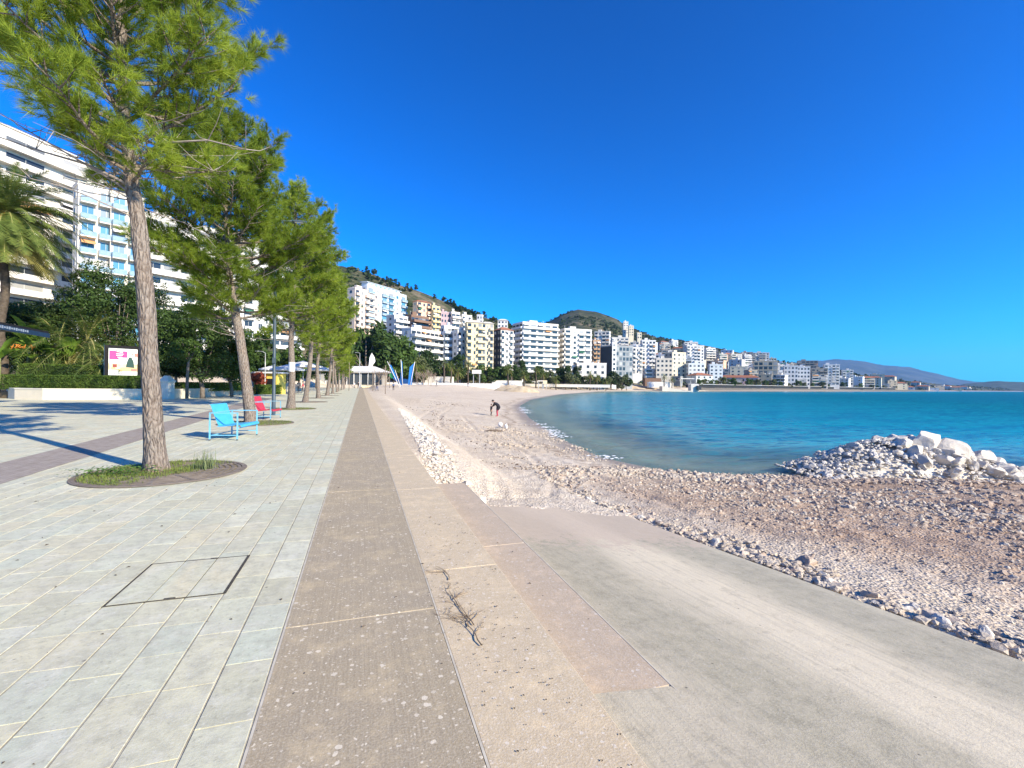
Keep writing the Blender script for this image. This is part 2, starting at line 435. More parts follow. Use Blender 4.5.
# ------------------------------------------------------------ FAR HILLS
def ridge_mesh(name, tab, d, depth, mat_, zb):
    pxs = np.linspace(tab[0][0], tab[-1][0], 260); ys = np.interp(pxs, [q[0] for q in tab], [q[1] for q in tab])
    s = np.linspace(0, 2, 60); P, S_ = np.meshgrid(pxs, s, indexing='ij'); Y = np.repeat(ys[:, None], len(s), 1)
    dist = d+(S_-1)*depth
    hh = HC+(384.4+.0125*(P-512)-Y)*d/F
    prof = np.where(S_ < 1, S_**.8, 1-.8*(S_-1)**1.2)
    X = dist*SN+(P-512)/F*dist*CS; Yw = dist*CS-(P-512)/F*dist*SN
    zz = zb+(hh-zb)*prof*(1+.10*fbm(X/depth, Yw/depth, 5, 5, 5.)*(1-np.abs(S_-1)))
    me = npmesh(name, np.stack([X, Yw, zz], -1).reshape(-1, 3), grid_faces(*P.shape), [mat_], smooth=True)
    return ob(name, me, kind='structure')
t = NT('mountain_mat'); v = t.pos()
n1 = t.noise(v, .004, 7, .65)
t.bsdf(t.ramp(n1, [(.38, (.018, .025, .02)), (.55, (.045, .055, .045)), (.7, (.10, .10, .085))]), .95)
mount = t.m
ridge_mesh('mountain', [(770,366),(795,362),(820,359.2),(835,358.2),(850,358.8),(865,361.5),(885,364.8),(897,365.2),(912,368),(928,371.5),(945,376),(960,379.6),(975,381.6),(990,382),(1003,383.5),(1030,386),(1060,389)], 6200, 1500, mount, -4)
t = NT('headland_mat'); v = t.pos()
n1 = t.noise(v, .03, 6, .7)
t.bsdf(t.ramp(n1, [(.38, (.018, .030, .015)), (.55, (.04, .055, .03)), (.66, (.09, .10, .06)), (.75, (.24, .24, .22))]), .95)
ridge_mesh('headland', [(940,390),(955,386),(965,383.5),(985,382.3),(1000,380.6),(1014,381.3),(1024,382),(1060,380),(1150,378),(1300,384)], 2700, 380, t.m, -3)

# ------------------------------------------------------------ PROMENADE
Y0, Y1 = -6., 150.
# mortar bed under the slabs
bedm = simple('mortar', (.44, .41, .32), (.25, .22, .16), 12, .9, obj=False)
mb = MB(); mb.box((-35.2, 72, -.187), (69.5, 156, .3645)); ob('paving_bed', mb.mesh('paving_bed', bedm), kind='structure')
# individual stone slabs in long rows
VS = []; FS = []; RN = []; BV = .004
def slab(x0, x1, y0, y1, z, r):
    o = len(VS); b = BV
    tz = float(r[1])*.0015
    for (x, y, zz) in ((x0, y0, z-.012), (x1, y0, z-.012), (x1, y1, z-.012), (x0, y1, z-.012),
                       (x0+b, y0, z+tz), (x1-b, y0, z), (x1-b, y1, z-tz), (x0+b, y1, z)):
        VS.append((x, y, zz)); RN.append(r[0])
    for f in ((4,5,6,7), (0,1,5,4), (1,2,6,5), (2,3,7,6), (3,0,4,7)): FS.append(tuple(o+i for i in f))
xr = -.462; k = 0; rnd = random.Random(5)
while xr > -30:
    near_ = xr > -9
    wd = .25
    gap = .0065
    y = Y0+rnd.uniform(0, .4); ymax = 150 if xr > -6 else 70
    base = rnd.uniform(.40, .46)
    while y < ymax:
        L = base*rnd.uniform(.8, 1.3)
        if not(-1.72 < xr-.01 and xr-wd > -1.75 and xr < -.94 and y < 4.79 and y+L > 3.99) or True:
            slab(xr-wd+gap/2, xr-gap/2, y+gap/2, y+L-gap/2, 0., (rnd.random(), rnd.uniform(-1, 1)))
        y += L
    xr -= wd; k += 1
me = npmesh('promenade_paving', VS, np.array([f for f in FS]), [])
at = me.attributes.new('rnd', 'FLOAT', 'POINT'); at.data.foreach_set('value', np.array(RN, dtype=np.float32))
def stone_nodes(t, r):
    v = t.pos()
    n1 = t.noise(v, 1.1, 5, .6); n2 = t.noise(v, 9, 6, .7); n3 = t.noise(v, 70, 4, .7); n6 = t.noise(v, 26, 5, .75)
    c = t.ramp(r, [(0, (.52, .49, .33)), (.25, (.60, .595, .42)), (.5, (.65, .585, .38)), (.75, (.54, .565, .42)), (1, (.70, .67, .49))])
    c = t.mix(t.ramp(n1, [(.38, 0), (.7, .7)]), c, (.45, .44, .33))
    n4 = t.noise(v, 3.3, 6, .75); c = t.mix(t.ramp(n4, [(.5, 0), (.62, .5)]), c, (.60, .575, .46))
    c = t.mix(t.ramp(n2, [(.44, 0), (.68, .6)]), c, (.34, .325, .245))
    c = t.mix(t.ramp(n3, [(.5, 0), (.75, .4)]), c, (.58, .58, .52))
    c = t.mix(t.ramp(n6, [(.34, .5), (.43, 0)]), c, (.26, .245, .18))
    c = t.mix(t.ramp(n6, [(.56, 0), (.68, .55)]), c, (.70, .68, .56))
    st = t.vor(v, 2.3); c = t.mix(t.ramp(st, [(.015, .75), (.035, 0)]), c, (.13, .11, .09))
    return c, n2, n3
t = NT('stone_slab'); c, n2, n3 = stone_nodes(t, t.attr('rnd'))
t.bsdf(c, .66, t.bump(n2, .4, .01, t.bump(n3, .25, .004)), spec=.35)
me.materials.append(t.m); STONE = t.m; ob('promenade_paving', me, kind='structure')
# plain far paving beyond the modelled slabs
t = NT('far_paving'); br = t.n('ShaderNodeTexBrick')
mp = t.pos((1,1,1), rotz=R(90)); t.l(mp, br.inputs['Vector']); br.inputs['Scale'].default_value = 1
br.inputs['Brick Width'].default_value = .43; br.inputs['Row Height'].default_value = .25; br.inputs['Mortar Size'].default_value = .006
br.inputs['Color1'].default_value = (.50,.49,.37,1); br.inputs['Color2'].default_value = (.58,.56,.42,1); br.inputs['Mortar'].default_value = (.42,.4,.32,1)
t.bsdf(br.outputs['Color'], .7)
mb = MB(); mb.box((-50, 32, -.05), (39.8, 76, .092)); mb.box((-38, 110.1, -.05), (63.8, 80, .092))
ob('promenade_paving', mb.mesh('far_paving', t.m), kind='structure')
# darker band of small brown setts that crosses the paving
t = NT('brown_setts'); br = t.n('ShaderNodeTexBrick'); t.l(t.pos(rotz=R(86)), br.inputs['Vector'])
br.inputs['Scale'].default_value = 1; br.inputs['Brick Width'].default_value = .2; br.inputs['Row Height'].default_value = .1; br.inputs['Mortar Size'].default_value = .005
br.inputs['Color1'].default_value = (.27,.225,.185,1); br.inputs['Color2'].default_value = (.34,.29,.245,1); br.inputs['Mortar'].default_value = (.2,.17,.13,1)
n1 = t.noise(t.pos(), 6, 5, .6)
t.bsdf(t.mix(t.ramp(n1, [(.4, 0), (.7, .5)]), br.outputs['Color'], (.40, .36, .31)), .8, t.bump(br.outputs['Fac'], .3, .004))
mb = MB(); mb.add([(-5.9+1.2+.07*6, -6+0, .005), (-5.9+1.2-.07*50+.84, 50, .005), (-5.9-.07*50+.84, 50, .005), (-5.9+.07*6+.84-.84, -6, .005)], [(0,1,2,3)])
mb.v = [(-4.1+.0, -6, .006), (-8.0, 50, .006), (-9.15, 50, .006), (-5.2, -6, .006)]
ob('brown_sett_band', mb.mesh('brown_sett_band', t.m), kind='structure')

# exposed-aggregate concrete bands and steps along the edge
def aggregate(name, base, base2, chip, dark, chipscale, darkp, stripes=0.):
    t = NT(name); v = t.pos()
    n1 = t.noise(v, .8, 5, .6); n2 = t.noise(v, 14, 6, .75); n3 = t.noise(v, 90, 3, .7)
    c = t.mix(t.ramp(n1, [(.33, 0), (.68, 1)]), base, base2)
    c = t.mix(t.ramp(n2, [(.4, 0), (.72, .5)]), c, tuple(x*.7 for x in base))
    c = t.mix(t.ramp(n3, [(.42, 0), (.7, .55)]), c, chip)
    if stripes:
        sn = t.noise(t.pos((75, .5, 1)), 1, 5, .8)
        c = t.mix(t.ramp(sn, [(.38, stripes), (.7, 0)]), c, (.20, .165, .115))
    n5 = t.noise(v, 3.1, 7, .8); c = t.mix(t.ramp(n5, [(.5, 0), (.66, .6)]), c, tuple(min(1, x*1.35) for x in base))
    dv = t.n('ShaderNodeVectorMath', operation='ADD'); nn = t.n('ShaderNodeTexNoise'); t.l(v, nn.inputs['Vector']); nn.inputs['Scale'].default_value = 30
    scn = t.n('ShaderNodeVectorMath', operation='SCALE'); t.l(nn.outputs['Color'], scn.inputs[0]); scn.inputs['Scale'].default_value = .03
    t.l(v, dv.inputs[0]); t.l(scn.outputs[0], dv.inputs[1]); vv = dv.outputs[0]
    for s_, lim, seed in ((chipscale, .34, 0), (chipscale*2.1, .36, 1), (chipscale*.5, .17, 2)):
        cd = t.vor(vv, s_); cc = t.n('ShaderNodeSeparateColor'); t.l(t.vor(vv, s_, out='Color'), cc.inputs[0])
        lm = t.math('MULTIPLY', cc.outputs[seed], lim)
        f = t.math('MULTIPLY', t.math('LESS_THAN', cd, lm), t.ramp(cc.outputs[(seed+1) % 3], [(.45, 0), (.8, .9)]))
        c = t.mix(f, c, chip)
    cd = t.vor(vv, 17); cc = t.n('ShaderNodeSeparateColor'); t.l(t.vor(vv, 17, out='Color'), cc.inputs[0])
    f = t.math('MULTIPLY', t.math('LESS_THAN', cd, .22), t.math('GREATER_THAN', cc.outputs[2], darkp))
    c = t.mix(f, c, dark)
    t.bsdf(c, .85, t.bump(n2, .35, .008, t.bump(n3, .5, .004)), spec=.25)
    return t.m
agg1 = aggregate('aggregate_brown', (.42, .335, .205), (.35, .29, .205), (.66, .58, .44), (.1, .09, .08), 20, .96, .42)
agg2 = aggregate('aggregate_pale', (.55, .435, .27), (.48, .385, .25), (.66, .58, .46), (.07, .075, .07), 26, .86)
agg3 = aggregate('aggregate_rose', (.48, .375, .26), (.42, .335, .235), (.56, .5, .42), (.12, .10, .09), 24, .95)
jointm = simple('joint_mortar', (.58, .53, .42), (.42, .37, .28), 9, .9, obj=False)
def band(name, x0, x1, ztop, joints, mat_, zbot, bev=.005, jw=.011):
    mb = MB(); b = bev
    js = sorted(joints)
    for ya, yb in zip(js[:-1], js[1:]):
        ya += jw/2; yb -= jw/2
        vs = [(x0, ya, zbot), (x1, ya, zbot), (x1, yb, zbot), (x0, yb, zbot),
              (x0, ya, ztop-b*.5), (x1, ya, ztop-b), (x1, yb, ztop-b), (x0, yb, ztop-b*.5),
              (x0+b*.4, ya+b*.3, ztop), (x1-b, ya+b*.3, ztop), (x1-b, yb-b*.3, ztop), (x0+b*.4, yb-b*.3, ztop)]
        mb.add(vs, [(8,9,10,11), (4,5,9,8), (5,6,10,9), (6,7,11,10), (7,4,8,11), (0,1,5,4), (1,2,6,5), (2,3,7,6), (3,0,4,7)])
    ob(name, mb.mesh(name, mat_), kind='structure')
    mj = MB(); mj.box(((x0+x1)/2, (js[0]+js[-1])/2, (zbot+ztop-.004)/2), (x1-x0-.02, js[-1]-js[0], ztop-.004-zbot)); ob('mortar_joint', mj.mesh('mortar_joint', jointm), kind='structure')
far = [11.7+4.3*i for i in range(1, 33)]
band('concrete_kerb_band', -.446, .520, .0, [-6, -1, 3.32, 7.25, 11.7]+far, agg1, -.34)
band('concrete_step', .534, 1.17, -.002, [-6, -3, .6, 3.98, 7.15, 10.5, 14.6]+[f+3 for f in far], agg2, -.34)
band('concrete_step', 1.185, 1.755, -.150, [2.30, 4.85, 8.1], agg3, -.8)
mj = MB(); mj.box((1.752, 5.1, -.152), (.010, 5.9, .008)); ob('edge_highlight', mj.mesh('edge_highlight', jointm), kind='structure')  # pale strip that paints a highlight along the worn step edge
mj = MB(); mj.box((-.4515, 72, -.17), (.013, 156, .338)); mj.box((.527, 72, -.17), (.012, 156, .339)); mj.box((1.1775, 72, -.3), (.012, 156, .28)); ob('mortar_joint', mj.mesh('mortar_joint', jointm), kind='structure')

# ramp
t = NT('ramp_concrete'); v = t.pos()
st2 = t.noise(t.pos((16, .9, 1), rotz=R(4)), 1.6, 5, .7); n2 = t.noise(v, 6, 8, .8); n3 = t.noise(v, 60, 4, .7)
sx = t.n('ShaderNodeSeparateXYZ'); t.l(v, sx.inputs[0]); wob = t.noise(t.pos((.7, .22, 1)), 1.3, 4, .6)
lane = t.math('ADD', t.math('MULTIPLY', t.math('SUBTRACT', sx.outputs[0], 1.7), .3125), t.math('MULTIPLY', t.math('SUBTRACT', wob, .5), .42))
c = t.ramp(lane, [(.0, (.47, .41, .29)), (.13, (.34, .305, .21)), (.30, (.38, .34, .235)), (.45, (.66, .575, .41)), (.60, (.68, .59, .415)), (.76, (.37, .335, .235)), (.90, (.34, .31, .22)), (1, (.52, .47, .335))])
c = t.mix(t.ramp(n2, [(.40, 0), (.66, .55)]), c, (.57, .50, .36))
c = t.mix(t.ramp(n2, [(.34, .5), (.47, 0)]), c, (.29, .255, .18))
c = t.mix(t.ramp(st2, [(.48, 0), (.66, .35)]), c, (.28, .26, .20))
c = t.mix(t.ramp(n3, [(.5, 0), (.7, .45)]), c, (.52, .48, .40))
nn = t.n('ShaderNodeSeparateXYZ'); t.l(v, nn.inputs[0])
dust = t.math('MULTIPLY', t.ramp(t.math('ADD', t.math('MULTIPLY', nn.outputs[1], .12), t.math('MULTIPLY', n2, .6)), [(.95, 0), (1.3, 1)]), .7)
c = t.mix(dust, c, (.50, .40, .30))
cr = t.vor(t.pos((.5, .3, 1), rotz=.4), 1.1, feature='DISTANCE_TO_EDGE')
crn = t.noise(v, 2, 3, .5)
crk = t.math('MULTIPLY', t.math('LESS_THAN', cr, .0022), t.math('GREATER_THAN', crn, .52))

spt = t.vor(v, 5); c = t.mix(t.ramp(spt, [(.03, .8), (.05, 0)]), c, (.1, .09, .07))
c = t.mix(t.ramp(n2, [(.62, 0), (.7, .25)]), c, (.55, .52, .46))
t.bsdf(c, .8, t.bump(st2, .3, .006, t.bump(n2, .5, .012, t.bump(n3, .5, .005))), spec=.3)
xs = np.linspace(1.762, 4.88, 90); ys = np.linspace(-6, 13, 300)
Xg, Yg = np.meshgrid(xs, ys, indexing='ij')
Xe = Xg+np.where(Xg > 4.86, .0, 0); Zg = rampz(Xg, Yg)+.006*fbm(Xg, Yg, 14, 4, 1.5)
v1 = np.stack([Xe, Yg, Zg], -1).reshape(-1, 3)
f1 = grid_faces(*Xg.shape)[:, ::-1]
xs = np.linspace(1.184, 1.762, 16); ys2 = np.linspace(-6, 2.29, 120); X2, Y2 = np.meshgrid(xs, ys2, indexing='ij')
Z2 = np.minimum(rampz(X2, Y2), -.155+0*X2)+.006*fbm(X2, Y2, 14, 4, 1.5)
Z2 = np.minimum(rampz(X2, Y2), -.03)+.006*fbm(X2, Y2, 14, 4, 1.5)
v2 = np.stack([X2, Y2, Z2], -1).reshape(-1, 3); f2 = grid_faces(*X2.shape)[:, ::-1]+len(v1)
edge = np.stack([np.full(300, 4.88), ys, rampz(4.88, ys)+.006*fbm(np.full(300, 4.88), ys, 14, 4, 1.5)], -1)
v3 = np.concatenate([edge, edge-[0, 0, .5]]); i = np.arange(299); f3 = np.stack([i, i+1, i+301, i+300], -1)+len(v1)+len(v2)
ob('concrete_ramp', npmesh('concrete_ramp', np.concatenate([v1, v2, v3]), np.concatenate([f1, f2, f3]), [t.m], smooth=True), kind='structure')

# recessed paved service cover
cv = thing('service_cover', 'paved service cover with dark seams set flush among the pale slabs', 'manhole cover', (-1.33, 4.39, 0))
dk = simple('dark_gap', (.05, .045, .04), (.09, .08, .06), 20, .9)
mb = MB()
for (cx, cy, sx, sy) in ((-.372, 0, .014, .80), (.372, 0, .022, .80), (0, -.40, .76, .012), (0, .40, .76, .014)): mb.box((cx, cy, .0035), (sx, sy, .004))
ob('frame', mb.mesh('frame', dk), cv)
mb = MB()
for i in range(3): mb.box((-.245+.245*i, 0, .003), (.236, .78, .005))
pm = mb.mesh('infill', STONE); at = pm.attributes.new('rnd', 'FLOAT', 'POINT'); at.data.foreach_set('value', [random.choice((.2,.5,.7)) for _ in range(len(pm.vertices))])
ob('infill', pm, cv)
for (cx, cy, sx) in ((.02, -.395, .07), (.1, .395, .06)): mb = MB(); mb.box((cx, cy, .0075), (sx, .021, .004)); ob('lifting_slot', mb.mesh('lifting_slot', dk), cv)
# ------------------------------------------------------------ PINES
def bark_mat():
    t = NT('pine_bark'); v = t.pos((1, 1, .32), obj=True)
    wn = t.noise(v, 6, 4, .6)
    vd = t.vor(v, 17, feature='DISTANCE_TO_EDGE'); n1 = t.noise(v, 26, 5, .7); n2 = t.noise(t.pos(obj=True), 2.2, 4, .6)
    c = t.mix(t.ramp(vd, [(0, 0), (.16, 1)]), (.05, .038, .03), (.20, .165, .135))
    c = t.mix(t.ramp(n1, [(.4, 0), (.68, .75)]), c, (.36, .315, .265))
    c = t.mix(t.ramp(n2, [(.4, 0), (.7, .5)]), c, (.21, .15, .11))
    t.bsdf(c, .95, t.bump(vd, 1., .05, t.bump(n1, .8, .02)), spec=.15); return t.m
BARK = bark_mat()
TWIG = simple('pale_twig', (.36, .31, .27), (.22, .18, .15), 5, .9)
NEEDLE = leaf_mat('pine_needles', (.13, .20, .016), (.36, .45, .05), 1.1, .44)
BIRD = leaf_mat
def tufts_mesh(name, P, Dr, S, K, L, wid, r_):
    N = len(P); P = np.repeat(P, K, 0); Dr = np.repeat(Dr, K, 0); S = np.repeat(S, K)
    d = Dr*.75+r_.normal(0, .46, (N*K, 3)); d[:, 2] += .12
    d /= np.linalg.norm(d, axis=1, keepdims=True)
    base = P+Dr*(r_.uniform(-.06, .07, (N*K, 1)))
    ln = (L*S*r_.uniform(.7, 1.1, N*K))[:, None]
    tip = base+d*ln; tip[:, 2] -= ln[:, 0]**2*.5
    wv = np.cross(d, r_.normal(0, 1, (N*K, 3))); wv /= np.linalg.norm(wv, axis=1, keepdims=True); wv *= wid/2
    V = np.stack([base-wv, base+wv, tip], 1).reshape(-1, 3)
    return npmesh(name, V, np.arange(len(V)).reshape(-1, 3), [NEEDLE])
def pine_parts(path, zb, Rr, seed, nl=44, dens=1., K=30, L=.17, wid=.006, prof=None, lean=(0, 0), sides=14, dead=14, extra=()):
    "path: list of (x,y,z,r). returns trunk, limbs and crown meshes"
    rd = random.Random(seed); r_ = np.random.default_rng(seed)
    zt = path[-1][2]
    def tp(z):
        for a, b in zip(path[:-1], path[1:]):
            if z <= b[2]:
                k = (z-a[2])/(b[2]-a[2]); return Vector((a[0]+(b[0]-a[0])*k, a[1]+(b[1]-a[1])*k, z)), a[3]+(b[3]-a[3])*k
        return Vector(path[-1][:3]), path[-1][3]
    # trunk with uneven furrowed girth
    n = sides; pts = []; zz = 0; zs = list(np.linspace(0, zt, 70 if sides > 14 else 24))
    mb = MB(); vs = []
    for i, z in enumerate(zs):
        p, r = tp(z); r *= 1+.35*math.exp(-z/.22)
        for k in range(n):
            a = 2*math.pi*k/n
            q = 1+.09*mnoise.noise(Vector((math.cos(a)*2.3+seed, math.sin(a)*2.3, z*1.3)))+.07*mnoise.noise(Vector((math.cos(a)*7, math.sin(a)*7+seed, z*4)))+.05*math.cos(3*a+seed)*math.exp(-z/.4)
            vs.append((p.x+math.cos(a)*r*q, p.y+math.sin(a)*r*q, z-.02 if i == 0 else z))
    fs = [(i*n+k, i*n+(k+1) % n, (i+1)*n+(k+1) % n, (i+1)*n+k) for i in range(len(zs)-1) for k in range(n)]
    mb.add(vs, fs, 0, True)
    lb = MB(); P = []; Dn = []; S = []
    prof = prof or (lambda t: (1-.75*max(0, (t-.35)/.65)**1.6)*(.55+.45*min(1, t/.25)))
    ga = rd.uniform(0, 6)
    for i in range(nl):
        t = (i+rd.random()*.8)/nl; z = zb+(zt-zb)*t*.985; o, r0 = tp(z); ga += 2.4+rd.uniform(-.35, .35)
        L0 = Rr*prof(t)*rd.uniform(.62, 1.12); el = R(2+52*t**1.3+rd.uniform(-12, 12))
        d = Vector((math.cos(ga)*math.cos(el)+lean[0]*.3, math.sin(ga)*math.cos(el)+lean[1]*.3, math.sin(el))).normalized()
        pts = [o]; m = 8; dd = d.copy()
        for s in range(m):
            dd = (dd+Vector((rd.uniform(-.14, .14), rd.uniform(-.14, .14), rd.uniform(-.05, .16)))).normalized()
            pts.append(pts[-1]+dd*L0/m)
        rb = min(r0*.5, .014+.016*L0)
        lb.tube(pts, [rb*(1-.8*s/m) for s in range(m+1)], 6, cap=False)
        nsub = int(L0*4.6*dens)+3
        for j in range(nsub):
            s = .26+.74*(j+rd.random())/nsub; q = s*m; a = min(int(q), m-1); p0 = pts[a].lerp(pts[a+1], q-a)
            ax = (pts[a+1]-pts[a]).normalized(); sd_ = ax.cross(Vector((0,0,1))).normalized()*(1 if j % 2 else -1)
            ds = (ax*rd.uniform(.35, 1)+sd_*rd.uniform(.4, 1)+Vector((0,0,rd.uniform(-.15, .5)))).normalized()
            ls = L0*rd.uniform(.17, .38)*(1.25-.6*s)
            e1 = p0+ds*ls*.5; ds2 = (ds+Vector((0,0,.25))).normalized(); e2 = e1+ds2*ls*.5
            lb.tube([p0, e1, e2], [rb*.34, rb*.24, rb*.12], 4, cap=False)
            nt = max(2, int(ls/.13*dens))
            for q_ in range(nt):
                u = .3+.7*(q_+rd.random())/nt
                pp = p0.lerp(e1, u*2) if u < .5 else e1.lerp(e2, u*2-1)
                off = Vector([rd.gauss(0, .07) for _ in range(3)])
                P.append(pp+off); Dn.append((ds2+off*5).normalized()); S.append(rd.uniform(.8, 1.15))
            for q_ in range(2):
                off = Vector([rd.gauss(0, .09) for _ in range(3)]); P.append(e2+off); Dn.append((ds2+off*4).normalized()); S.append(1.1)
    for ex in extra:
        q = [Vector((lat(a_)[0]+dy_*SN, lat(a_)[1]+dy_*CS, z_)) for a_, dy_, z_ in ex]; m_ = len(q)-1
        lb.tube(q, [.028*(1-.8*i/m_) for i in range(m_+1)], 6, mi=1, cap=False)
        for i in range(1, m_+1):
            for _ in range(3): dd_ = Vector([rd.uniform(-.5, .5), rd.uniform(-.5, .5), rd.uniform(-.1, .5)]); lb.tube([q[i], q[i]+dd_*.5, q[i]+dd_*.9+Vector((0,0,.1))], [.009, .006, .003], 4, mi=1, cap=False)
    # bare dead branches low on the stem
    for i in range(dead):
        z = zb-rd.uniform(-.9, .75); o, r0 = tp(z); a = rd.uniform(0, 6.3); L0 = rd.uniform(.5, Rr*.85)
        dd = Vector((math.cos(a), math.sin(a), rd.uniform(.0, .45))).normalized(); pts = [o]
        for s in range(6):
            dd = (dd+Vector([rd.uniform(-.16, .16) for _ in range(3)])).normalized(); pts.append(pts[-1]+dd*L0/6)
        lb.tube(pts, [.013*(1-.13*s) for s in range(7)], 5, mi=1, cap=False)
        for j in range(5):
            k = rd.randrange(1, 6); d2 = (dd+Vector([rd.uniform(-.9, .9) for _ in range(3)])).normalized()
            lb.tube([pts[k], pts[k]+d2*rd.uniform(.1, .4)], [.006, .003], 4, mi=1, cap=False)
    return (mb.mesh('trunk', BARK), lb.mesh('limbs', [BARK, TWIG]),
            tufts_mesh('crown', np.array(P), np.array(Dn), np.array(S), K, L, wid, r_))
def pine(label, x, y, parts, rotz=0, group='pines planted in a row along the promenade'):
    t = thing('pine_tree', label, 'tree', (x, y, 0), rotz, group)
    ob('trunk', parts[0], t); ob('limbs', parts[1], t); ob('crown', parts[2], t); return t
# directions in the picture: lateral unit vector
LATV = (CS, -SN)
def lat(v): return (LATV[0]*v, LATV[1]*v)
def pth(offs, rs):   # offs: (lateral offset in m, z)
    return [(lat(o)[0], lat(o)[1], z, r) for (o, z), r in zip(offs, rs)]
p1 = pine_parts(pth([(0,0), (-.10,1.3), (-.22,3.0), (-.36,4.3), (-.52,5.2), (-.66,6.4), (-.72,8), (-.7,9.6), (-.62,10.6)], [.158, .138, .128, .118, .10, .08, .062, .04, .015]),
    5.05, 2.6, 11, nl=66, dens=1.2, K=62, L=.21, wid=.0068, sides=40, dead=24, lean=(-.45, .15),
    extra=[[(-.45,0,4.85), (-.9,.1,5.15), (-1.6,.1,5.55), (-2.3,0,5.95), (-3.1,-.1,6.45)], [(-.45,0,5.0), (-1.1,-.2,5.3), (-1.9,-.3,5.5), (-2.9,-.5,5.8)], [(-.5,0,5.5), (.2,-.1,5.75), (.9,-.1,5.8), (1.5,0,5.7)], [(-.5,0,5.3), (.1,.1,5.45), (.8,.2,5.4)]])
pine('nearest pine with rough bark, rising from the large round tree grate in front', -3.42, 9.75, p1)
p2 = pine_parts(pth([(0,0), (-.22,1.6), (-.5,3.4), (-.75,4.6), (-.95,6), (-1.1,8.2), (-1.1,11.3)], [.21, .18, .165, .13, .1, .07, .02]), 3.9, 3.75, 5, nl=66, dens=1.35, K=36, L=.23, wid=.011, sides=20)
pine('second pine from the front, its leaning trunk behind the blue armchair', -3.95, 19.9, p2)
p3 = pine_parts(pth([(0,0), (.05,2), (-.05,4), (.1,7), (.2,12.6)], [.22, .18, .15, .10, .02]), 4.4, 3.3, 21, nl=60, dens=1.15, K=26, L=.27, wid=.017, sides=14)
pine('third pine from the front, with a white paper notice on its trunk', -3.9, 30.0, p3)
p4 = pine_parts(pth([(0,0), (.35,3), (.5,6), (.6,13)], [.2, .17, .13, .02]), 4.6, 3.5, 33, nl=56, dens=.95, K=20, L=.30, wid=.026, sides=12)
pine('fourth pine from the front, leaning a little toward the sea', -4.2, 40.2, p4)
p5 = pine_parts(pth([(0,0), (-.2,3), (.1,6), (.2,12.4)], [.19, .16, .12, .02]), 4.4, 3.6, 41, nl=50, dens=.8, K=16, L=.34, wid=.036, sides=10)
pine('fifth pine from the front, trunk standing just behind the fourth', -4.0, 50, p5)
ords = ['sixth', 'seventh', 'eighth', 'ninth', 'tenth', 'eleventh', 'twelfth']
hts = [1.0, .92, .84, .76, .7, .66, .62]
for i in range(7):
    t = pine('%s pine from the front in the promenade row' % ords[i], -3.85+.1*(i % 3), 60+10*i, p5 if i % 2 else p4, rotz=1.3*i+.7)
    t.scale = (hts[i],)*3
# white notice on the third trunk
nt = thing('paper_notice', 'white paper notice fixed around the trunk of the third pine', 'notice', (-3.9, 30, 0))
mb = MB(); c = Vector((.03*CS, -.03*SN, 0))
pts = []
for k in range(9):
    a = R(-160+TH*0)+R(140)*k/8; pts.append((math.cos(a)*.185, math.sin(a)*.185))
vs = [(x+c.x, y+c.y, z) for z in (2.2, 2.75) for x, y in pts]
mb.add(vs, [(i, i+1, i+10, i+9) for i in range(8)], 0, True)
ob('sheet', mb.mesh('sheet', simple('white_paper', (.8, .8, .78), (.72, .72, .7), 8, .6)), nt)

# tree grates
IRON = simple('grate_iron', (.16, .13, .10), (.25, .21, .17), 8, .75, bump=.2)
EARTH = simple('pit_earth', (.15, .115, .06), (.27, .22, .13), 9, .95, bump=.5)
GRASS = leaf_mat('short_grass', (.09, .14, .025), (.25, .30, .07), 6, .3)
def grate(x, y, r, label, fine=True):
    t = thing('tree_grate', label, 'tree grate', (x, y, 0), 0, 'round tree grates in the paving')
    n = 96 if fine else 40
    def ring(mb, r0, r1, z0, z1, n=n):
        vs = []
        for k in range(n):
            a = 2*math.pi*k/n
            for (rr_, zz) in ((r0, z0), (r0, z1), (r1, z1), (r1, z0)): vs.append((rr_*math.cos(a), rr_*math.sin(a), zz))
        fs = []
        for k in range(n):
            for j in range(3): fs.append((k*4+j, ((k+1) % n)*4+j, ((k+1) % n)*4+j+1, k*4+j+1))
        mb.add(vs, fs)
    mb = MB(); mb.prism([(r*.99*math.cos(2*math.pi*k/n), r*.99*math.sin(2*math.pi*k/n)) for k in range(n)], .001, .009)
    ob('soil', mb.mesh('soil', EARTH), t)
    mb = MB(); ring(mb, r-.05, r, .002, .022); ob('rim', mb.mesh('rim', IRON), t)
    mb = MB()
    if fine:
        for k in range(9): rr_ = .42+.095*k; ring(mb, rr_, rr_+.05, .011, .018)
        for k in range(12):
            a = 2*math.pi*k/12+.13; mb.box((math.cos(a)*(r+.35)/2, math.sin(a)*(r+.35)/2, .0155), (r-.42, .05, .009), a)
    else:
        for k in range(4): rr_ = .42+.2*k; ring(mb, rr_, rr_+.12, .011, .018)
    ob('grille', mb.mesh('grille', IRON), t)
    return t
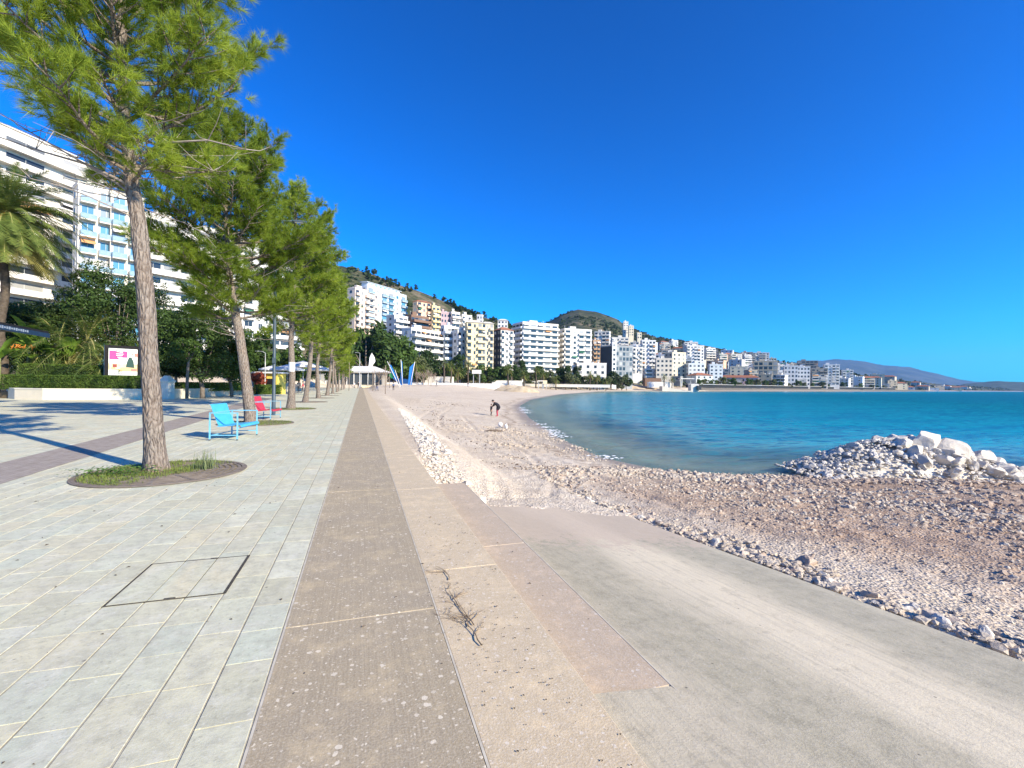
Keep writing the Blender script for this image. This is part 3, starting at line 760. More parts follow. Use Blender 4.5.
def blades(name, cx, cy, pts, hmin, hmax, wid, mat_, label, cat, lean=.5, z0=.01, kind='stuff'):
    r_ = np.random.default_rng(len(pts)); P = np.array(pts); N = len(P)
    h = r_.uniform(hmin, hmax, N); a = r_.uniform(0, 6.28, N); l = r_.uniform(0, lean, N)*h
    b = np.stack([P[:, 0], P[:, 1], np.full(N, z0)], 1); wv = np.stack([np.cos(a+1.57), np.sin(a+1.57), 0*a], 1)*wid/2
    m_ = b+np.stack([np.cos(a)*l*.35, np.sin(a)*l*.35, h*.6], 1); tp = b+np.stack([np.cos(a)*l, np.sin(a)*l, h*(1-.2*l/h)], 1)
    V = np.stack([b-wv, b+wv, m_+wv*.8, tp, m_-wv*.8], 1).reshape(-1, 3)
    Fs = np.arange(N)[:, None]*5
    me = bpy.data.meshes.new(name); 
    tri = np.concatenate([Fs+[0,1,2], Fs+[0,2,4], Fs+[4,2,3]]).reshape(-1, 3)
    me = npmesh(name, V, tri, [mat_])
    o = ob(name, me, loc=(cx, cy, 0)); tag(o, label, cat, kind=kind) if kind else tag(o, label, cat); return o
GX1, GY1 = -3.38, 9.35
grate(-3.2, 9.5, 1.2, 'big round iron tree grate overgrown with grass at the foot of the nearest pine')
grate(-3.75, 19.75, 1.3, 'round tree grate at the foot of the second pine, beside the blue armchair')
for i, (yy, nm) in enumerate([(29.9, 'third'), (40.1, 'fourth'), (50, 'fifth'), (60, 'sixth'), (70, 'seventh')]):
    grate(-3.8, yy, 1.3, 'round tree grate at the foot of the %s pine' % nm, False)
def disc_pts(n, r, fn):
    out = []
    while len(out) < n:
        x, y = random.uniform(-r, r), random.uniform(-r, r)
        if x*x+y*y < r*r and random.random() < fn(x, y): out.append((x, y))
    return out
fn1 = lambda x, y: np.clip(.95-1.6*max(0, (x*CS-y*SN)+.1)+.9*float(fbm(x, y, 41, 3, 2.2)), 0.0, 1)*(1 if float(fbm(x, y, 42, 3, 3.5)) > -.3 else .1)
blades('grass', -3.2, 9.5, disc_pts(4600, 1.13, fn1), .015, .075, .007, GRASS, 'short green grass growing through the left of the nearest tree grate', 'grass', .9)
blades('grass', -3.75, 19.75, disc_pts(2600, 1.25, lambda x, y: .8), .02, .06, .010, GRASS, 'thin grass in the tree grate under the second pine', 'grass', .9)
blades('grass', -3.8, 29.9, disc_pts(1200, 1.22, lambda x, y: .8), .02, .07, .015, GRASS, 'thin grass in the tree grate under the third pine', 'grass', .9)
WEED = leaf_mat('weed_leaf', (.14, .19, .07), (.30, .34, .18), 6, .3)
blades('grass_tuft', -2.62, 9.62, [(random.gauss(0, .07), random.gauss(0, .05)) for _ in range(90)], .15, .42, .010, WEED, 'tall wispy grass tuft at the right of the nearest pine trunk', 'grass tuft', .5, kind=None)
# broad weeds round the trunk
BW = leaf_mat('broad_weed', (.05, .12, .02), (.13, .24, .05), 8, .3)
vs = []; 
for _ in range(500):
    a = random.uniform(0, 6.28); q = random.gauss(0, .16)
    x = -.45+q*1.8; y = -.10+random.gauss(0, .11); h = random.uniform(.02, .16); s = random.uniform(.02, .045)
    n1_ = Vector((random.uniform(-.6, .6), random.uniform(-.6, .6), 1)).normalized(); u = n1_.orthogonal().normalized(); v_ = n1_.cross(u)
    p = Vector((x, y, h)); vs += [p-u*s*.5, p+v_*s*.45, p+u*s*.9, p-v_*s*.45]
tag(ob('broadleaf_weeds', npmesh('broadleaf_weeds', vs, np.arange(len(vs)).reshape(-1, 4), [BW]), loc=(-3.38, 9.45, 0)), 'bright green broadleaf weeds clumped against the nearest pine trunk', 'weeds', kind='stuff')

# ------------------------------------------------------------ STREET LAMPS
STEEL = simple('blue_grey_paint', (.045, .07, .09), (.06, .085, .105), 4, .45)
GALV = simple('pale_steel', (.5, .51, .5), (.42, .43, .43), 4, .4, metal=.3)
GLOW = simple('lamp_glass', (.75, .77, .78), (.7, .7, .7), 3, .2)
def street_lamp(x, y, h, label, mat_=None, arm=True, r=.075, az=0., g=None):
    mat_ = mat_ or STEEL
    t = thing('street_lamp', label, 'street lamp', (x, y, 0), az, g)
    mb = MB(); mb.tube([(0,0,0), (0,0,.02), (0,0,.03), (0,0,.9), (0,0,.92), (0,0,h*.6), (0,0,h)], [r*1.6, r*1.6, r*1.15, r*1.15, r, r*.85, r*.6], 14)
    ob('pole', mb.mesh('pole', mat_), t)
    mb = MB(); mb.tube([(0,0,h-.1), (.25,0,h+.1), (.9,0,h+.16)] if arm else [(0,0,h-.02), (0,0,h+.1)], r*.5, 8); ob('arm', mb.mesh('arm', mat_), t)
    mb = MB(); mb.box((1.05 if arm else 0, 0, h+.15), (.6 if arm else .3, .22, .08)); hd = ob('lamp_head', mb.mesh('lamp_head', mat_), t)
    mb = MB(); mb.box((1.05 if arm else 0, 0, h+.103), (.48 if arm else .24, .16, .012)); ob('lens', mb.mesh('lens', GLOW), hd)
    return t
l_ = street_lamp(-3.95, 24.6, 9.2, 'dark blue-grey lamp post between the second and third pines', az=R(0))
mb = MB(); mb.box((0, -.08, 2.6), (.13, .10, .26)); ob('junction_box', mb.mesh('junction_box', STEEL), l_)

# ------------------------------------------------------------ ARMCHAIR BENCHES
def armchair(x, y, rotz, frame_c, seat_c, label, nm):
    fm = simple(nm+'_frame', frame_c, tuple(q*.85 for q in frame_c), 9, .45, spec=.5); sm = simple(nm+'_seat', seat_c, tuple(q*.82 for q in seat_c), 6, .5, spec=.5)
    ft = simple('rubber_foot', (.05, .05, .05), (.08, .08, .08), 5, .8)
    t = thing('metal_armchair', label, 'chair', (x, y, 0), rotz, 'metal armchairs beside the pines')
    W2, D2, H = .70, .37, .78     # half width, half depth, arm height. Front is +y
    r = .019
    for sx in (-1, 1):
        for sy in (-1, 1):
            mb = MB(); mb.box((sx*W2, sy*D2, H/2+.02), (.034, .034, H-.02)); lg = ob('leg', mb.mesh('leg', fm), t)
            mb = MB(); mb.tube([(sx*W2, sy*D2, 0), (sx*W2, sy*D2, .035)], .024, 8); ob('foot', mb.mesh('foot', ft), lg)
        mb = MB(); mb.box((sx*W2, 0, H+.012), (.045, 2*D2+.034, .024)); ob('armrest', mb.mesh('armrest', fm), t)
        mb = MB(); mb.box((sx*W2, 0, .15), (.026, 2*D2-.034, .026)); ob('side_rail', mb.mesh('side_rail', fm), t)
    mb = MB(); mb.box((0, -D2, H+.012), (2*W2-.045, .034, .024)); ob('back_rail', mb.mesh('back_rail', fm), t)
    mb = MB(); mb.box((0, D2, .355), (2*W2-.034, .03, .03)); ob('front_rail', mb.mesh('front_rail', fm), t)
    mb = MB(); mb.box((0, -D2+.05, .15), (2*W2-.034, .026, .026)); ob('rear_stretcher', mb.mesh('rear_stretcher', fm), t)
    t.scale = (.93, .93, .93)
    # folded sheet seat and reclined back with rounded bend and perforated slats
    def sheet(pts, hw, th):
        mb = MB(); n = len(pts); vs = []
        for i, (yy, zz) in enumerate(pts):
            a = pts[max(i-1, 0)]; b = pts[min(i+1, n-1)]; dy, dz = b[0]-a[0], b[1]-a[1]; l = math.hypot(dy, dz); ny, nz = -dz/l*th, dy/l*th
            for sx in (-1, 1): vs += [(sx*hw, yy, zz), (sx*hw, yy+ny, zz+nz)]
        fs = []
        for i in range(n-1):
            a = i*4; b = a+4; fs += [(a, a+2, b+2, b), (a+1, b+1, b+3, a+3), (a, b, b+1, a+1), (a+2, a+3, b+3, b+2)]
        fs += [(0, 1, 3, 2), ((n-1)*4, (n-1)*4+2, (n-1)*4+3, (n-1)*4+1)]
        mb.add(vs, fs, 0, False); return mb
    mb = sheet([(-.20, .40), (-.14, .39), (0, .40), (.2, .42), (.36, .44), (.42, .435), (.445, .415), (.445, .38)], W2-.05, .012); ob('seat', mb.mesh('seat', sm), t)
    mb = sheet([(-.205, .405), (-.24, .46), (-.30, .62), (-.37, .80), (-.42, .96), (-.445, 1.02), (-.475, 1.035)], W2-.20, .012); ob('backrest', mb.mesh('backrest', sm), t)
    return t
armchair(-3.38, 14.9, R(-100), (.17, .46, .62), (.06, .40, .68), 'light blue metal armchair facing the sea, in front of the second pine', 'blue_chair')
armchair(-3.8, 22.1, R(-98), (.17, .40, .52), (.50, .03, .05), 'red and blue metal armchair half hidden behind the second pine trunk', 'red_chair')
# ------------------------------------------------------------ LEAFY PLANTS
def leaf_cloud(name, blobs, n, size, mat_, seed, gap=.35, flat=.0, extra=None):
    "n leaf faces spread through uneven clumps; blobs: (x,y,z,rx,ry,rz)"
    r_ = np.random.default_rng(seed); B = np.array(blobs, float)
    vol = (B[:, 3]*B[:, 4]*B[:, 5])**.67; idx = r_.choice(len(B), int(n*1.6), p=vol/vol.sum())
    u = r_.normal(0, 1, (len(idx), 3)); u /= np.linalg.norm(u, axis=1, keepdims=True)
    rad = (r_.uniform(0, 1, len(idx))**.33)[:, None]
    rad = .45+.6*rad*(.8+.35*r_.random((len(idx), 1)))
    P = B[idx, :3]+u*B[idx, 3:]*rad
    sc_ = 1.3/np.mean(B[:, 3:])
    keep = fbm(P[:, 0]+P[:, 2]*.7, P[:, 1]+P[:, 2]*1.1, seed, 3, sc_*2.2) > -gap
    P = P[keep][:n]; u = u[keep][:n]; N = len(P)
    nrm = u*.7+r_.normal(0, .6, (N, 3)); nrm[:, 2] += .35; nrm /= np.linalg.norm(nrm, axis=1, keepdims=True)
    t1 = np.cross(nrm, r_.normal(0, 1, (N, 3))); t1 /= np.linalg.norm(t1, axis=1, keepdims=True); t2 = np.cross(nrm, t1)
    s = (size*r_.uniform(.6, 1.3, N))[:, None]
    V = np.stack([P-t1*s, P+t2*s*.42, P+t1*s, P-t2*s*.42], 1).reshape(-1, 3)
    return npmesh(name, V, np.arange(len(V)).reshape(-1, 4), [mat_])
DARKLEAF = leaf_mat('dark_leaf', (.012, .030, .007), (.06, .105, .02), .9, .22)
MIDLEAF = leaf_mat('mid_leaf', (.03, .065, .012), (.10, .165, .03), .8, .28)
OLIVE = leaf_mat('olive_leaf', (.05, .07, .025), (.14, .16, .06), .7, .25)
HEDGE = leaf_mat('hedge_leaf', (.04, .085, .014), (.17, .25, .04), 1.6, .3)
DRYTWIG = simple('dry_twig', (.22, .17, .13), (.32, .26, .2), 2, .9)
TRUNK = simple('smooth_bark', (.20, .165, .13), (.10, .08, .06), 5, .9, bump=.4)
def crown_blobs(rd, h0, h1, r, n):
    out = []
    for i in range(n):
        t = rd.random(); z = h0+(h1-h0)*t; q = r*math.sqrt(max(.05, 1-(2*t-1)**2*.85))*rd.uniform(.35, .8); a = rd.uniform(0, 6.28)
        s = r*rd.uniform(.22, .42); out.append((math.cos(a)*q, math.sin(a)*q, z, s, s, s*.75))
    return out
def tree_meshes(seed, h, r, zb, n, size, mat_, nb=22):
    rd = random.Random(seed); mb = MB()
    top = zb+(h-zb)*.55; lean = (rd.uniform(-.3, .3), rd.uniform(-.3, .3))
    mb.tube([(0,0,-.3), (lean[0]*.2, lean[1]*.2, zb*.5), (lean[0], lean[1], zb), (lean[0]*1.3, lean[1]*1.3, top)], [.045*r+.08, .035*r+.07, .03*r+.05, .03], 8)
    bl = crown_blobs(rd, zb+.15*r, h-.2*r, r, nb)
    for b in bl[:9]:
        mb.tube([(lean[0], lean[1], zb*.95), (b[0]*.5+lean[0]*.5, b[1]*.5, (zb+b[2])*.5), b[:3]], [.02*r+.02, .012*r+.015, .01], 5, cap=False)
    return mb.mesh('trunk', TRUNK), leaf_cloud('crown', bl, n, size, mat_, seed)
def put_tree(name, label, cat, meshes, x, y, z, rotz=0, scale=None, group=None):
    t = thing(name, label, cat, (x, y, z), rotz, group); ob('trunk', meshes[0], t); ob('crown', meshes[1], t)
    if scale: t.scale = (scale,)*3 if not hasattr(scale, '__len__') else scale
    return t
def at(px, d, z=0.): x, y = W(px, d); return x, y, z

# broadleaf trees behind the planter wall
for i, (px, d, h, r, zb, mt_, lab) in enumerate([
    (203, 42, 9.6, 3.5, 1.8, 0, 'large dark broadleaf tree with dense round crown right of the advertising panel'),
    (176, 46, 8.6, 2.6, 2.0, 0, 'dark broadleaf tree whose crown shows just right of the nearest pine trunk'),
    (232, 47, 7.6, 2.6, 1.6, 1, 'lighter green broadleaf tree at the right end of the dark grove'),
    (112, 44, 12.4, 3.6, 2.5, 0, 'tall dark tree rising behind the advertising panel'),
    (78, 46, 11.2, 3.6, 2.5, 0, 'dark tree above the banana plants'),
    (38, 49, 9.8, 3.4, 2.5, 1, 'dark green tree behind the canopy at the left edge'),
    (140, 50, 12.6, 3.8, 2.5, 0, 'dark tree hidden partly by the nearest pine trunk'),
    (2, 45, 9.0, 3.4, 2.2, 0, 'dark tree under the date palm at the left edge')]):
    m = tree_meshes(100+i, h, r, zb, 15000, .13, (DARKLEAF, MIDLEAF)[mt_], 34); x, y, z = at(px, d)
    put_tree('broadleaf_tree', lab, 'tree', m, x, y, 0, 0, None, 'broadleaf trees in the park planting')
sap = tree_meshes(140, 4.8, 1.2, 2.9, 2500, .10, MIDLEAF, 12)
x, y, _ = at(187, 38.5); put_tree('young_tree', 'young slender tree with a thin pale trunk behind the low wall', 'tree', sap, x, y, .4)

# palms
FROND = leaf_mat('palm_frond', (.05, .095, .018), (.19, .235, .05), 1.4, .3)
FRONDY = leaf_mat('palm_frond_old', (.15, .14, .035), (.25, .22, .06), 2, .3)
PTRUNK = simple('palm_trunk', (.06, .045, .03), (.12, .095, .07), 7, .95, bump=.8)
def palm_meshes(seed, h, L, nf, rt_=.3, wid=.05, nl=38, up=1.0):
    rd = random.Random(seed); mb = MB(); nz = int(h/.25); pts = [(.1*math.sin(i*.3), .05*math.cos(i*.2), i*h/nz-.05) for i in range(nz+1)]
    mb.tube(pts, [rt_*(1+.10*(i % 2))*(1.25 if i < 2 else 1)*(1+.25*max(0, (i-nz+4)/4)) for i in range(nz+1)], 12)
    V = []; Fc = []; MI = []
    def quad(a, b, c, d, m): o = len(V); V.extend([a, b, c, d]); Fc.append((o, o+1, o+2, o+3)); MI.append(m)
    for i in range(nf):
        t = i/nf; a = i*2.4+rd.uniform(-.3, .3); el = R(80-118*t**.85*up+rd.uniform(-9, 9)); Lf = L*rd.uniform(.85, 1.08)*(.75+.25*min(1, t*4))
        p = Vector((pts[-1][0], pts[-1][1], h+.1-.45*t)); d = Vector((math.cos(a)*math.cos(el), math.sin(a)*math.cos(el), math.sin(el)))
        sgn = Vector((-math.sin(a), math.cos(a), 0)); m = 0 if t < .82 else 1
        for s in range(nl):
            u = s/nl; q = p+d*(Lf/nl); 
            nrm = d.cross(sgn).normalized()
            rw = .035*(1-u)+.008
            quad(p-sgn*rw, p+sgn*rw, q+sgn*rw, q-sgn*rw, 2 if u < .8 else m)
            if u > .10:
                ll = Lf*.155*math.sin(math.pi*min(1, (u*.92+.06)))**.6
                for sg in (-1, 1):
                    dl = (sgn*sg+d*.75+nrm*rd.uniform(-.1, .35)-Vector((0,0,.18))).normalized(); e = p+dl*ll-Vector((0,0,ll*ll*.25))
                    wv = d*wid*.5; quad(p-wv, p+wv, e+wv*.2, e-wv*.2, m)
            p = q; d = (d-Vector((0,0,(.030+.022*rd.random())*38/nl*(1 if d.z > -.8 else 0)))).normalized()
    return mb.mesh('trunk', PTRUNK), npmesh('crown', np.array([tuple(v) for v in V]), np.array(Fc), [FROND, FRONDY, simple('rachis', (.25, .24, .08), (.3, .26, .1), 4, .6)], mi=MI)
pm_ = palm_meshes(3, 11.6, 5.0, 150, .22, .085, 44)
x, y, _ = at(2, 38.5); pt_ = put_tree('date_palm', 'big date palm with arching feathery fronds and orange fruit stalks at the left edge', 'palm', pm_, x, y, .9, 0, 1.22)
mb = MB(); rd = random.Random(4)
for i in range(26):
    a = rd.uniform(0, 6.3); e = rd.uniform(.5, 1.2); mb.tube([(0,0,11.2), (math.cos(a)*e*.7, math.sin(a)*e*.7, 11.6), (math.cos(a)*e, math.sin(a)*e, 11.1)], [.035, .05, .09], 6)
ob('fruit_stalks', mb.mesh('fruit_stalks', simple('orange_fruit', (.55, .17, .02), (.42, .11, .015), 5, .6)), pt_)
pm2 = palm_meshes(9, 3.0, 3.6, 42, .25, .06, 26)
for px, d, s, lab in ((88, 42.0, 1.55, 'low feathery palm above and left of the advertising panel'), (108, 40.5, .9, 'small feathery palm just behind the advertising panel'), (58, 42, 1.45, 'low palm between the hedges and the dark trees')):
    x, y, _ = at(px, d); put_tree('young_palm', lab, 'palm', pm2, x, y, .4, px, s, 'low palms in the planting')
# banana plants
BAN = leaf_mat('banana_leaf', (.10, .19, .02), (.26, .40, .06), .9, .45)
BSTEM = simple('banana_stem', (.20, .24, .08), (.12, .10, .05), 4, .6)
def banana_meshes(seed, h, nlv, L):
    rd = random.Random(seed); mb = MB(); mb.tube([(0,0,-.1), (.05,0,h*.5), (.08,.03,h)], [.14, .11, .06], 10)
    lb = MB()
    for i in range(nlv):
        a = i*2.4+rd.uniform(-.3, .3); el = R(rd.uniform(35, 78)); d = Vector((math.cos(a)*math.cos(el), math.sin(a)*math.cos(el), math.sin(el))); p = Vector((.08, .03, h-.15)); s_ = Vector((-math.sin(a), math.cos(a), 0)); n = 11; Ll = L*rd.uniform(.75, 1.1)
        vs = []
        for k in range(n+1):
            u = k/n; wv = .33*math.sin(math.pi*max(0, (u-.12)/.88))**.55 if u > .12 else .02
            wv *= rd.uniform(.86, 1.05); nr = d.cross(s_).normalized()
            vs += [p-s_*wv+nr*wv*.25, p, p+s_*wv+nr*wv*.25]
            p = p+d*Ll/n; d = (d-Vector((0,0,.10+.05*u))).normalized()
        lb.add(vs, [f for k in range(n) for f in ((k*3, k*3+1, k*3+4, k*3+3), (k*3+1, k*3+2, k*3+5, k*3+4))], 0, True)
    return mb.mesh('stem', BSTEM), lb.mesh('leaves', BAN)
bm = [banana_meshes(s, h, n, L) for s, h, n, L in ((1, 2.6, 9, 2.2), (2, 2.2, 8, 1.9), (3, 3.0, 9, 2.3))]
for i, (px, d, s, z0, lab) in enumerate(((-2, 37.2, 1.05, .5, 'banana plant with thick yellow-green stem at the left edge'), (17, 40.5, 1.25, .5, 'banana plant under the dark canopy edge, second from the left'), (35, 41, 1.15, .5, 'slim banana plant behind the hedge, third from the left'),
        (50, 41, 1.2, .5, 'banana plant with a folded old leaf, fourth from the left'), (70, 41, 1.35, .6, 'banana plant with the brightest yellow-green upright leaf, left of the advertising panel'), (28, 43.5, 1.5, .5, 'taller banana plant at the back, above the dark canopy'))):
    x, y, _ = at(px, d); t = thing('banana_plant', lab, 'banana plant', (x, y, z0), i*1.1, 'banana plants in the planting'); t.scale = (s,)*3
    ob('stem', bm[i % 3][0], t); ob('leaves', bm[i % 3][1], t)
x, y, _ = at(22, 38); fl = MB()
for k in range(16):
    a = random.uniform(-.8, .8); fl.tube([(a, random.uniform(-.3, .3), 3.9+random.uniform(-.15, .2)), (a+random.uniform(-.25, .25), 0, 4.05+random.uniform(-.15, .2))], [.05, .02], 5)
tag(ob('orange_flowers', fl.mesh('orange_flowers', simple('flower_orange', (.50, .20, .03), (.4, .12, .02), 5, .6)), loc=(x, y, .2)), 'spray of orange flowers above the dark canopy edge', 'flowers', kind='stuff')

# ------------------------------------------------------------ PLANTER WALL AND HEDGES
WALLM = simple('cream_stone', (.66, .59, .45), (.58, .52, .40), 1.2, .85, bump=.15)
CAP = simple('cream_cap', (.72, .67, .55), (.66, .6, .48), 2, .8)
def wall_run(label, pts, h, wd=.38):
    t = thing('planter_wall', label, 'wall', (pts[0][0], pts[0][1], 0)); ox, oy = pts[0]
    b = MB(); c_ = MB()
    def off(e, k):
        out = []
        for i, (x, y) in enumerate(pts):
            a = pts[max(i-1, 0)]; q = pts[min(i+1, len(pts)-1)]; dx, dy = q[0]-a[0], q[1]-a[1]; l = math.hypot(dx, dy); out.append((x-dy/l*e*k-ox, y+dx/l*e*k-oy))
        return out
    l1, r1 = off(wd/2, 1), off(wd/2, -1); b.prism(l1+r1[::-1], -.05, h-.07); l2, r2 = off(wd/2+.035, 1), off(wd/2+.035, -1); c_.prism(l2+r2[::-1], h-.07, h)
    ob('wall_body', b.mesh('wall_body', WALLM), t); ob('coping', c_.mesh('coping', CAP), t); return t
wl = [W(px, d) for px, d in ((10, 38.5), (12, 36.6), (18, 35.6), (45, 35.2), (80, 36.0), (115, 37), (147, 38.2))]
wall_run('low cream planter wall with rounded left end under the hedges', wl, .86)
wl2 = [W(px, d) for px, d in ((172, 40), (205, 46), (235, 54), (262, 64), (300, 85))]
wall_run('low cream wall running back toward the cafes behind the second pine', wl2, .84)
EARTHB = simple('planting_soil', (.10, .075, .045), (.16, .12, .07), 2, .95)
mb = MB(); mb.prism([W(px, d) for px, d in ((12, 36.7), (45, 35.35), (80, 36.1), (115, 37.1), (147, 38.3), (150, 75), (-60, 75), (-160, 40), (-60, 37.5))][::-1], -.1, .55)
mb.prism([W(px, d) for px, d in ((172, 40.1), (205, 46.1), (235, 54.1), (262, 64.1), (300, 85.1), (300, 100), (150, 100))][::-1], -.1, .5)
ob('planting_soil', mb.mesh('planting_soil', EARTHB), kind='structure')
pil = thing('stone_pillar', 'white square stone pillar with pitched cap at the wall end, behind the nearest pine', 'pillar', (*W(167, 39.2), 0))
mb = MB(); mb.box((0, 0, .72), (.75, .75, 1.44), -TH); ob('shaft', mb.mesh('shaft', CAP), pil)
mb = MB(); mb.box((0, 0, 1.5), (.9, .9, .12), -TH); mb.box((0, 0, 1.77), (.88, .88, .42), -TH, taper=.3); ob('cap', mb.mesh('cap', CAP), pil)
def hedge(label, px0, px1, d0, d1, z0, z1, wd, n, seed, size=.05):
    r_ = np.random.default_rng(seed); a = np.array(W(px0, d0)); b = np.array(W(px1, d1)); L = np.linalg.norm(b-a); ux = (b-a)/L; uy = np.array([-ux[1], ux[0]])
    s = r_.uniform(0, L, n); side = r_.integers(0, 4, n); v_ = r_.uniform(-.5, .5, n)*wd; z = r_.uniform(z0, z1, n)
    bul = .08*fbm(s, s*0, seed, 3, .8)
    v_ = np.where(side == 0, -wd/2-bul, v_); z = np.where(side > 1, z1+bul-.02*r_.random(n), z)
    s = np.where(r_.random(n) < .04, r_.choice([0., L], n), s)
    v_ += r_.normal(0, .03, n); z += r_.normal(0, .03, n)
    P = np.stack([ux[0]*s+uy[0]*v_, ux[1]*s+uy[1]*v_, z], 1); N = n
    nrm = r_.normal(0, 1, (N, 3)); nrm[:, 2] += .6; nrm /= np.linalg.norm(nrm, axis=1, keepdims=True)
    t1 = np.cross(nrm, r_.normal(0, 1, (N, 3))); t1 /= np.linalg.norm(t1, axis=1, keepdims=True); t2 = np.cross(nrm, t1); q = (size*r_.uniform(.6, 1.4, N))[:, None]
    V = np.stack([P-t1*q, P+t2*q*.5, P+t1*q, P-t2*q*.5], 1).reshape(-1, 3)
    t = thing('hedge', label, 'hedge', (a[0], a[1], 0), 0, 'clipped hedges behind the planter wall')
    ob('leaves', npmesh('leaves', V, np.arange(len(V)).reshape(-1, 4), [HEDGE]), t)
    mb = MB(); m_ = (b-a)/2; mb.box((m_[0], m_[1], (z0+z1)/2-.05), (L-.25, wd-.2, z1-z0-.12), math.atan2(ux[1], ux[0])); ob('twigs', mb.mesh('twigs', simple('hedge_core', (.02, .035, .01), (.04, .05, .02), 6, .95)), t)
hedge('long low clipped hedge directly on the planter wall', 8, 138, 36.7, 38.3, .75, 1.85, 1.2, 30000, 1)
hedge('second clipped hedge stepped up behind the first, left of the advertising panel', 22, 104, 38.6, 39.8, .8, 2.75, 1.1, 20000, 2)
hedge('dark low hedge behind the wall under the large broadleaf tree', 176, 246, 42, 56, .55, 1.35, 1.2, 16000, 3, .06)
x, y, _ = at(75, 39.3)
bush = thing('round_bush', 'rounded dark green bush behind the hedges, left of the advertising panel', 'bush', (x, y, .5)); ob('crown', leaf_cloud('crown', [(0,0,1.4,1.35,1.2,1.0), (.7,0,1.2,.9,.9,.8), (-.8,.1,1.2,.9,.9,.8)], 9000, .07, DARKLEAF, 77, .6), bush)

# ------------------------------------------------------------ ADVERTISING PANEL
ad = thing('advertising_panel', 'black framed advertising light box with a pink and white poster among the hedges', 'billboard', (*W(122.5, 39.3), 0), R(12)+math.atan2(W(124,36.9)[0], W(124,36.9)[1])*-1)
BLK = simple('black_frame', (.010, .010, .012), (.02, .02, .02), 5, .7, spec=.1)
mb = MB(); w2, z0, z1 = 1.2, 1.75, 4.45
mb.box((0, 0, (z0+z1)/2), (2*w2, .22, z1-z0)); ob('casing', mb.mesh('casing', GALV), ad)
mb = MB()
for (cx, cz, sx, sz) in ((-w2+.12, (z0+z1)/2, .24, z1-z0), (w2-.12, (z0+z1)/2, .24, z1-z0), (0, z0+.11, 2*w2-.48, .22), (0, z1-.11, 2*w2-.48, .22)): mb.box((cx, -.14, cz), (sx, .07, sz))
ob('frame', mb.mesh('frame', BLK), ad)
mb = MB(); mb.box((w2-.14, 0, .85), (.16, .16, 1.9)); ob('post', mb.mesh('post', GALV), ad)
mb = MB(); mb.box((-w2+.25, 0, .85), (.1, .1, 1.9)); ob('post', mb.mesh('post', GALV), ad)
PM = [simple('poster_'+n, c, c, 3, .4) for n, c in (('white', (.78,.8,.76)), ('pink', (.62,.05,.22)), ('darkgreen', (.02,.06,.05)), ('tan', (.62,.42,.22)), ('cream', (.75,.68,.40)), ('brown', (.25,.05,.04)), ('grey', (.22,.2,.24)), ('red', (.7,.2,.16)))]
mb = MB(); y_ = -.125
def pq(cx, cz, sx, sz, m, k=1): mb.box((cx, y_-.003*k, cz), (sx, .004, sz), 0, m)
pq(0, 3.035, 1.98, 2.29, 0, 0)
for a in (((-.60, 3.64, .62, .74), 1), ((-.22, 3.66, .5, .42), 1), ((.12, 3.72, .3, .55), 1)): pq(*a[0], a[1])
pq(-.25, 3.62, .42, .05, 0, 2); pq(-.22, 3.75, .5, .05, 0, 2); pq(-.25, 3.48, .3, .04, 0, 2)
mb.v += []; n = 20
mb.add([(-.35+.15*math.cos(2*math.pi*k/n), y_-.010, 4.0+.15*math.sin(2*math.pi*k/n)) for k in range(n)], [tuple(range(n))[::1]], 6)
mb.add([(-.35+.08*math.cos(2*math.pi*k/n), y_-.013, 4.0+.08*math.sin(2*math.pi*k/n)) for k in range(n)], [tuple(range(n))[::1]], 0)
pq(.85, 3.7, .2, .3, 7); pq(.62, 3.78, .12, .12, 7)
mb.add([(.18, y_-.006, 2.65), (.75, y_-.006, 2.6), (.7, y_-.006, 3.15), (.55, y_-.006, 3.5), (.38, y_-.006, 3.5), (.25, y_-.006, 3.1)], [(0,1,2,3,4,5)], 2)
pq(0, 2.62, 1.92, .62, 4, 0); pq(.1, 2.45, 1.75, .34, 3); pq(-.6, 2.3, .7, .2, 0, 2); pq(-.55, 2.75, .28, .28, 5, 2); pq(.72, 2.42, .4, .22, 7, 2); pq(-.35, 2.55, .3, .14, 4, 3)
for k in range(9): pq(-.55+.15*k, 2.09, .08, .09+.03*(k % 3 == 0), 6, 1)
ob('poster', mb.mesh('poster', PM), ad)

# ------------------------------------------------------------ DARK CANOPY at the left edge
e0 = W(48, 28.5); e1 = W(-60, 20.0); ang = math.atan2(e0[1]-e1[1], e0[0]-e1[0]); Lc = math.hypot(e0[0]-e1[0], e0[1]-e1[1])
an = thing('cafe_canopy', 'dark navy flat canopy with pale lettering strip jutting in at the left edge', 'canopy', (e1[0], e1[1], 0), ang)
NAVY = simple('navy_fascia', (.012, .035, .075), (.02, .05, .10), 3, .5); DK = simple('canopy_dark', (.01, .01, .012), (.02, .02, .02), 3, .6)
mb = MB(); mb.box((Lc/2, 1.6, 4.42), (Lc, 3.2, .14)); ob('roof', mb.mesh('roof', DK), an)
mb = MB(); mb.box((Lc/2, -.03, 4.23), (Lc, .06, .26)); ob('fascia', mb.mesh('fascia', NAVY), an)
mb = MB()
for k in range(14): mb.box((Lc*.42+.22*k, -.068, 4.25), (.13, .012, .09+.03*(k % 3)))
ob('lettering_strip', mb.mesh('lettering_strip', simple('pale_letters', (.30, .36, .42), (.2, .25, .35), 22, .5)), an); an.children[-1]['kind'] = 'stuff'
for sx in (.4, Lc*.45):
    mb = MB(); mb.box((sx, 2.9, 2.16), (.1, .1, 4.32)); ob('post', mb.mesh('post', DK), an)

